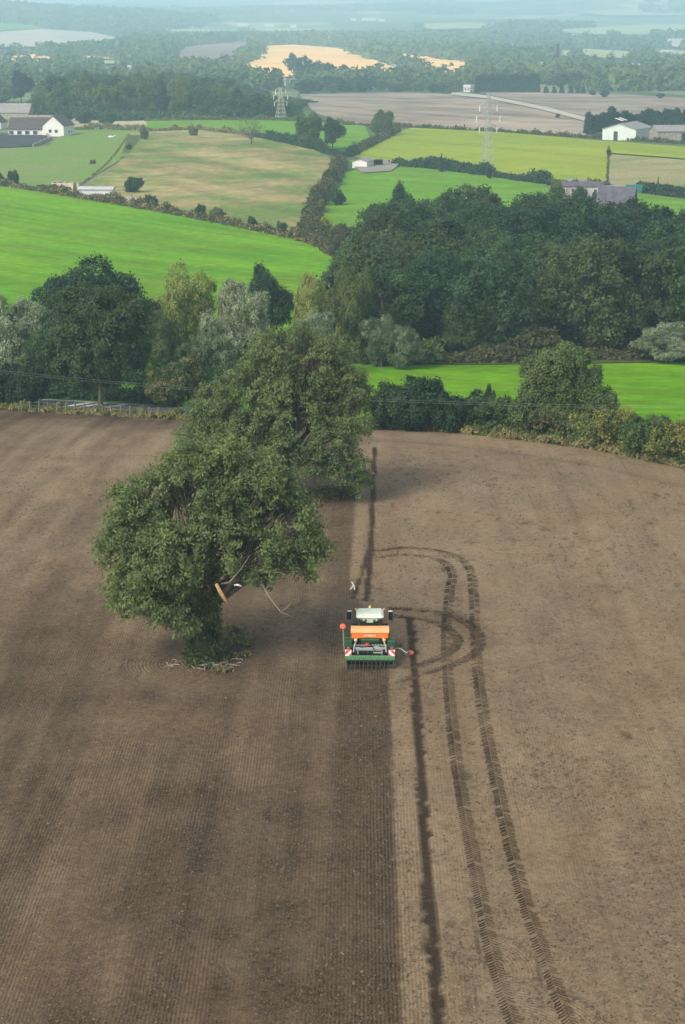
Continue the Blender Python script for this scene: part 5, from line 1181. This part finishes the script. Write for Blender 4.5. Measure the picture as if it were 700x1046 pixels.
def gable(name, label, p, rz, w, d, h, rh, wall, roof, cat='building', wins=(), gwins=(), bay_shade=None, over=.4, chimney=False, sky=(), group=None, up=0):
    """ridge along local X; w along X, d along Y; front faces -Y; gables face +-X"""
    r = empty(name, (p.x, p.y, p.z - .1), rz); tag(r, label, cat, group)
    mb = MB(); poly = [(-d / 2, 0), (d / 2, 0), (d / 2, h), (0, h + rh), (-d / 2, h)]; mb.prism(poly, -w / 2, w / 2, 0, tfx); wl = mb.build('wall', wall, r)
    mb = MB(); t = .18
    for s in (-1, 1):
        a = (s * (d / 2 + over), h - over * rh / (d / 2)); b = (0, h + rh)
        pl = [(a[0], a[1] + .02), (b[0], b[1] + .02), (b[0], b[1] + t), (a[0], a[1] + t)]
        mb.prism(pl if s < 0 else pl[::-1], -w / 2 - over, w / 2 + over, 0, tfx)
    rf = mb.build('roof', roof, r)
    for (x, z, ww, hh) in wins:
        m2 = MB(); m2.box((x, -d / 2 - .02, z), (ww, .1, hh)); wo = m2.build('window', W_['white'], r); m3 = MB(); m3.box((x, -d / 2 - .06, z), (ww * .8, .06, hh * .8)); m3.build('pane', W_['glass'], wo)
    for (sd, y, z, ww, hh) in gwins:
        m2 = MB(); m2.box((sd * (w / 2 + .03), y, z), (.1, ww, hh)); m2.build('window', W_['glass'], r)
    if bay_shade:
        x, ww, hh = bay_shade; m2 = MB(); m2.box((x, -d / 2 - .03, hh / 2), (ww, .1, hh)); m2.build('bay_shade', W_['darkop'], r)  # near-black slab paints the shade inside an open bay onto the solid wall
    for (x, y0, ww) in sky:
        m2 = MB(); f = rh / (d / 2)
        ya = y0 * d / 2; yb = (y0 + .45) * d / 2
        m2.add([(x - ww / 2, ya, h + rh + ya * f + t + .03), (x + ww / 2, ya, h + rh + ya * f + t + .03), (x + ww / 2, yb, h + rh + yb * f + t + .03), (x - ww / 2, yb, h + rh + yb * f + t + .03), (x - ww / 2, ya, h + rh + ya * f + t), (x + ww / 2, ya, h + rh + ya * f + t), (x + ww / 2, yb, h + rh + yb * f + t), (x - ww / 2, yb, h + rh + yb * f + t)], [(0, 1, 2, 3), (0, 4, 5, 1), (1, 5, 6, 2), (2, 6, 7, 3), (3, 7, 4, 0)]); m2.build('skylight', W_['white'], rf)
    if chimney:
        m2 = MB(); m2.box((w * .25, 0, h + rh + .5), (.9, .7, 1.6)); m2.build('chimney', W_['brick'], rf)
    return r
# white bungalow: long wing and cross gable
pb = at(34, 138); s = pxm(pb)
gable('bungalow', 'long white bungalow wing with dark brown roof and white arches', pb, R(-3), 44 / s, 12, 3.0, 4.4, W_['white'], W_['roofb'], 'house', wins=[(x, 1.5, 2.4, 1.9) for x in (-8, -4.6, -1.2, 2.2)])
pb2 = at(60, 138.5)
gable('bungalow_gable', 'white gabled end block with two dark windows at the right of the bungalow', pb2, R(90 - 14), 12, 9.5, 4.6, 4.0, W_['white'], W_['roofb'], 'house', gwins=[(-1, -1.4, 2.3, 1.3, 1.3), (-1, 1.3, 2.3, 1.3, 1.3)], wins=[(0, 1.8, 1.4, 1.2), (3, 1.8, 1.2, 1.2)])
gable('grey_outbuilding', 'grey roofed building behind the bungalow wing', at(14, 121), R(-4), 18, 12, 3.4, 4, W_['stone'], W_['roofg'])
gable('low_outbuilding', 'long low brownish roof behind the right of the bungalow', at(46, 126), R(-6), 14, 6, 2.2, 1.6, W_['stone'], simple('weathered_tile', (.24, .2, .16), .9, .1, var=.25, scale=1), chimney=False)
gable('white_cottage', 'white gabled cottage cut by the left edge of the photo', at(-3, 131), R(80), 9, 7, 3, 2.8, W_['white'], W_['roofb'], 'house', gwins=[(-1, 0, 3.2, 1.2, 1.4)])
mb = MB(); a, b, c2_ = at(47, 138.5), at(52, 143), at(34, 150.5)
for q1, q2 in ((a, b), (b, c2_)):
    dd = q2 - q1; mb.box(((q1 + q2) / 2 + Vector((0, 0, .6))), (dd.length, .5, 1.5), rot=Matrix.Rotation(math.atan2(dd.y, dd.x), 3, 'Z'))
tag(mb.build('yard_wall', W_['stone']), 'low stone wall along the right side of the dark yard', 'wall')
# ruined white building and long shed by the bright field
pr = at(70, 194); s = pxm(pr); rt = empty('ruined_building', pr, R(-8)); tag(rt, 'roofless pale ruined building with broken wall piers above the bright green field', 'ruin')
mb = MB(); mb.box((-1.2, -2, 1.1), (6.5, .4, 2.2)); mb.box((3.6, -1.2, .9), (.4, 2.2, 1.8)); mb.box((-4.4, 0, 1.2), (.4, 4, 2.4)); mb.box((4.4, 1.6, .5), (2.5, .4, 1.0)); mb.build('wall', W_['cream'], rt)
for i, x in enumerate((-2.5, -1.0, .4, 1.7, 2.9)):
    mb = MB(); mb.box((x, .6, 1.2), (.35, 2.6, 1.9 + .5 * (i % 2)), rot=Matrix.Rotation(R(4 * (i % 3 - 1)), 3, 'Y')); mb.build('pier', W_['cream'], rt)
mb = MB(); mb.box((-3.1, .5, 2.45), (2.8, 3.4, .15)); mb.build('roof', W_['roofg'], rt)
gable('long_shed', 'long low white shed with flat pale roof above the bright green field', at(99.5, 199.5), R(-6), 9.6, 4, 2.0, .5, simple('white_sheet_wall', (.52, .52, .54), .6), W_['roofw'], 'shed', wins=())
mb = MB(); q = at(134, 206); mb.box(q + Vector((0, 0, .5)), (2.6, 1.8, .9), bev=.1); mb.box(q + Vector((0, 0, 1.05)), (2.8, 2.0, .12), bev=.03); tag(mb.build('water_trough', W_['roofw']), 'small pale covered trough right of the long white shed', 'trough')
mb = MB(); q = at(114, 142); mb.tube([q + Vector((-1.2, 0, .9)), q + Vector((1.2, 0, .9))], [.45, .4], 8); mb.box(q + Vector((1.5, 0, 1.4)), (.5, .3, .5), bev=.1)
for dx in (-.9, .9):
    for dy in (-.2, .2): mb.tube([q + Vector((dx, dy, .7)), q + Vector((dx, dy, 0))], .09, 5)
ho = mb.build('white_horse', W_['white'], smooth=True); tag(ho, 'small white horse grazing in the paddock right of the bungalow', 'horse')
# white shed in the yard
gable('white_shed', 'small white gabled shed at the corner of the middle green field', at(371, 171), R(90 - 20), 7, 5.2, 2.4, .8, W_['white'], W_['roofg'], 'shed')
for px, py, lab in ((384, 170, 'dark machinery lean-to right of the small white shed'),):
    q = at(px, py); mb = MB(); mb.box(q + Vector((0, 0, 2.3)), (5, 3.5, .15)); 
    for dx in (-2.3, 0, 2.3):
        for dy in (-1.6, 1.6): mb.tube([q + Vector((dx, dy, 0)), q + Vector((dx, dy, 2.3))], .1, 5)
    mb.box(q + Vector((0, 1.6, 1.1)), (4.8, .1, 2.1)); tag(mb.build('lean_to', W_['darkop']), lab, 'shed')
# farm behind the wood
pf = at(585, 198); gable('farm_building', 'low roofless stone farm building above the dark wood', pf, R(-5), 9, 5, 2.6, .9, W_['stone'], W_['slate'], wins=[(-2.8, 1.4, 1.4, 1.4), (0, 1.4, 1.2, 1.3), (2.6, 1.4, 1.4, 1.4)])
gable('farm_building', 'second low stone farm building with white end, right of the roofless one', at(603, 199), R(-8), 7, 5, 2.8, 1.0, W_['rubble'], W_['slate'], wins=[(-1.5, 1.4, 1.3, 1.4), (1.5, 1.4, 1.2, 1.4)])
gable('stone_barn', 'stone barn with large dark slate roof above the right of the wood', at(630, 211), R(-14), 9.5, 9.5, 1.6, 3.8, W_['stone'], W_['slate'], 'barn')
mb = MB(); q = at(649, 197); mb.box(q + Vector((0, 0, 1.2)), (5.5, 2.4, 2.4), bev=.1); tag(mb.build('green_container', simple('green_container_paint', (.03, .15, .11), .6)), 'dark green container right of the stone barn roof', 'container')
gable('garden_shed', 'small pale blue shed in the garden right of the wood', at(659, 231), R(20), 4.2, 3, 1.8, .7, W_['blue'], W_['roofw'], 'shed')
mb = MB(); q = at(577, 198); mb.box(q + Vector((0, 0, 1.1)), (1.6, 1.6, 2.2), bev=.1); tag(mb.build('white_tank', W_['white']), 'white tank beside the left end of the farm buildings', 'tank')
# white barn and neighbour
pw = at(641, 142); gable('white_barn', 'large pale green-white barn with low grey roof and skylights', pw, R(90 - 28), 20, 14.5, 4.6, 2.2, W_['sheet'], W_['roofg'], 'barn', sky=[(-1, .25, 3.0), (3.5, .25, 2.5)], gwins=[(-1, 1.5, 1.9, 1.8, 3.6)])
gable('open_barn', 'grey open sided barn at the right edge beside the white barn', at(694, 144), R(8), 22, 12, 4.4, 2.0, W_['stone'], W_['roofg'], 'barn', bay_shade=(3, 8, 3.6))
# pylons
def pylon(px, base, top, label, mat, arms=((.62, 4.2), (.76, 5.2), (.90, 3.6)), bw=2.6, th=1.0):
    p = at(px, base); h = top_z(p, top); r = empty('pylon', p, R(20)); tag(r, label, 'pylon')
    def wd(t): return bw * (1 - t) ** 1.25 + .38
    mb = MB(); n = 9; q = []
    for k in range(n + 1):
        t = 1 - (1 - k / n) ** 1.15; w = wd(t); q.append([Vector((sx * w, sy * w, t * h)) for sx, sy in ((-1, -1), (1, -1), (1, 1), (-1, 1))])
    for k in range(n):
        for i in range(4):
            mb.tube([q[k][i], q[k + 1][i]], .13 * th, 4); mb.tube([q[k][i], q[k + 1][(i + 1) % 4]], .07 * th, 4); mb.tube([q[k][(i + 1) % 4], q[k + 1][i]], .07 * th, 4)
            mb.tube([q[k + 1][i], q[k + 1][(i + 1) % 4]], .06, 4)
    mb.build('tower', mat, r)
    for t, L in arms:
        m2 = MB(); w = wd(t); ins = []
        for s in (-1, 1):
            tip = Vector((s * L, 0, t * h)); m3 = MB()
            for sy in (-1, 1):
                m2.tube([Vector((s * w, sy * w, t * h)), tip], .07, 4); m2.tube([Vector((s * w, sy * w, t * h + 1.2)), tip], .07, 4)
            m3.tube([tip, tip - Vector((0, 0, 2.0))], .16, 6); ins.append(m3)
        a = m2.build('crossarm', mat, r)
        for m3 in ins: m3.build('insulator', W_['white'], a)
    return r
pylon(498, 172, 95, 'tall grey lattice pylon in the yellow-green field', W_['metal'], bw=1.5, arms=((.55, 3.2), (.70, 4.3), (.84, 3.2)), th=.62)
pylon(287, 123, 90, 'pale lattice pylon in front of the right end of the woodland belt', simple('pale_pylon_paint', (.42, .41, .32), .6), th=.6, bw=2.0, arms=((.58, 3.2), (.78, 3.6), (.95, 2.6)))
pylon(520, 116, 96, 'faint small pole-like pylon on the bare arable field', W_['metal'], arms=((.8, 2.0),), bw=.9) if False else None
# mill chimney and far buildings
pc = at(569.5, 69); hc = top_z(pc, 45); mb = MB(); mb.lathe([(2.1, 0), (1.8, hc * .6), (1.5, hc * .94), (1.8, hc * .95), (1.7, hc)], (0, 0, 0), 'Z', 16); ch = mb.build('mill_chimney', simple('dark_brick', (.03, .016, .014), .9), loc=pc); tag(ch, 'tall brick mill chimney rising from the hazy valley', 'chimney')
def shedbox(px, py, wpx, hm, wall, roof, label, dpt=14, rz=0, rh=1.6, group='white buildings in the far valley', wins=0):
    p = at(px, py); hm = hm * (.7 if py > 60 else .5); w = wpx / pxm(p) * .8; dd = min(dpt, w * .9); fw = [((i - (wins - 1) / 2) * w / wins, hm * .55, w / wins * .5, hm * .35) for i in range(wins)]
    gable('far_building', label, p, R(rz), w, dd, hm, rh, wall, roof, wins=fw, group=None)
for (px, py, w, hm, wl, rf, lab, wn) in FB: shedbox(px, py, w, hm, W_[wl], W_[rf], lab, wins=wn, rz=random.uniform(-12, 12))

# ------------------------------------------------------------------ haze, light, camera
m, nt, o = newmat('haze'); g = G(nt)
v = g.n('VolumePrincipled', i={'Color': (.60, .87, 1.0, 1), 'Density': .00022, 'Anisotropy': .1}); nt.links.new(v.outputs[0], o.inputs['Volume'])
mb = MB(); mb.box((0, 6780, 60), (34000, 14400, 300)); hz = mb.build('haze', m); tag(hz, kind='stuff'); hz['label'] = 'pale blue haze over the valley'

SUN_EL, SUN_AZ = R(40), R(-138)          # azimuth measured clockwise from +Y
w = bpy.data.worlds.new('World'); scene.world = w; w.use_nodes = True; nt = w.node_tree; nt.nodes.clear()
bg = nt.nodes.new('ShaderNodeBackground'); sk = nt.nodes.new('ShaderNodeTexSky'); wo = nt.nodes.new('ShaderNodeOutputWorld')
sk.sky_type = 'NISHITA'; sk.sun_disc = False; sk.sun_elevation = SUN_EL; sk.sun_rotation = SUN_AZ; sk.air_density = 1.0; sk.dust_density = 2.0; sk.ozone_density = 1.0; sk.altitude = 100
bg.inputs[1].default_value = .135
hs = nt.nodes.new('ShaderNodeHueSaturation'); hs.inputs['Saturation'].default_value = .5; nt.links.new(sk.outputs[0], hs.inputs['Color']); nt.links.new(hs.outputs[0], bg.inputs[0]); nt.links.new(bg.outputs[0], wo.inputs[0])
ld = bpy.data.lights.new('sun', 'SUN'); ld.energy = 2.1; ld.angle = R(24); ld.color = (1, .93, .82)
lo = bpy.data.objects.new('sun', ld); COL.objects.link(lo)
sd = Vector((math.sin(SUN_AZ) * math.cos(SUN_EL), math.cos(SUN_AZ) * math.cos(SUN_EL), math.sin(SUN_EL)))
lo.rotation_euler = (-sd).to_track_quat('-Z', 'Y').to_euler()
cd = bpy.data.cameras.new('camera'); cam = bpy.data.objects.new('camera', cd); COL.objects.link(cam); scene.camera = cam
cam.location = (0, 0, H); cam.rotation_euler = (R(90) - TH, 0, 0); cd.sensor_fit = 'VERTICAL'; cd.sensor_height = 36; cd.lens = F / 1046 * 36; cd.clip_start = .5; cd.clip_end = 40000
scene.view_settings.view_transform = 'Standard'; scene.view_settings.look = 'None'; scene.view_settings.gamma = 1; scene.view_settings.exposure = .87; scene.view_settings.use_curve_mapping = False
scene.cycles.volume_bounces = 3; scene.cycles.max_bounces = 6; scene.cycles.diffuse_bounces = 3; scene.cycles.transparent_max_bounces = 8
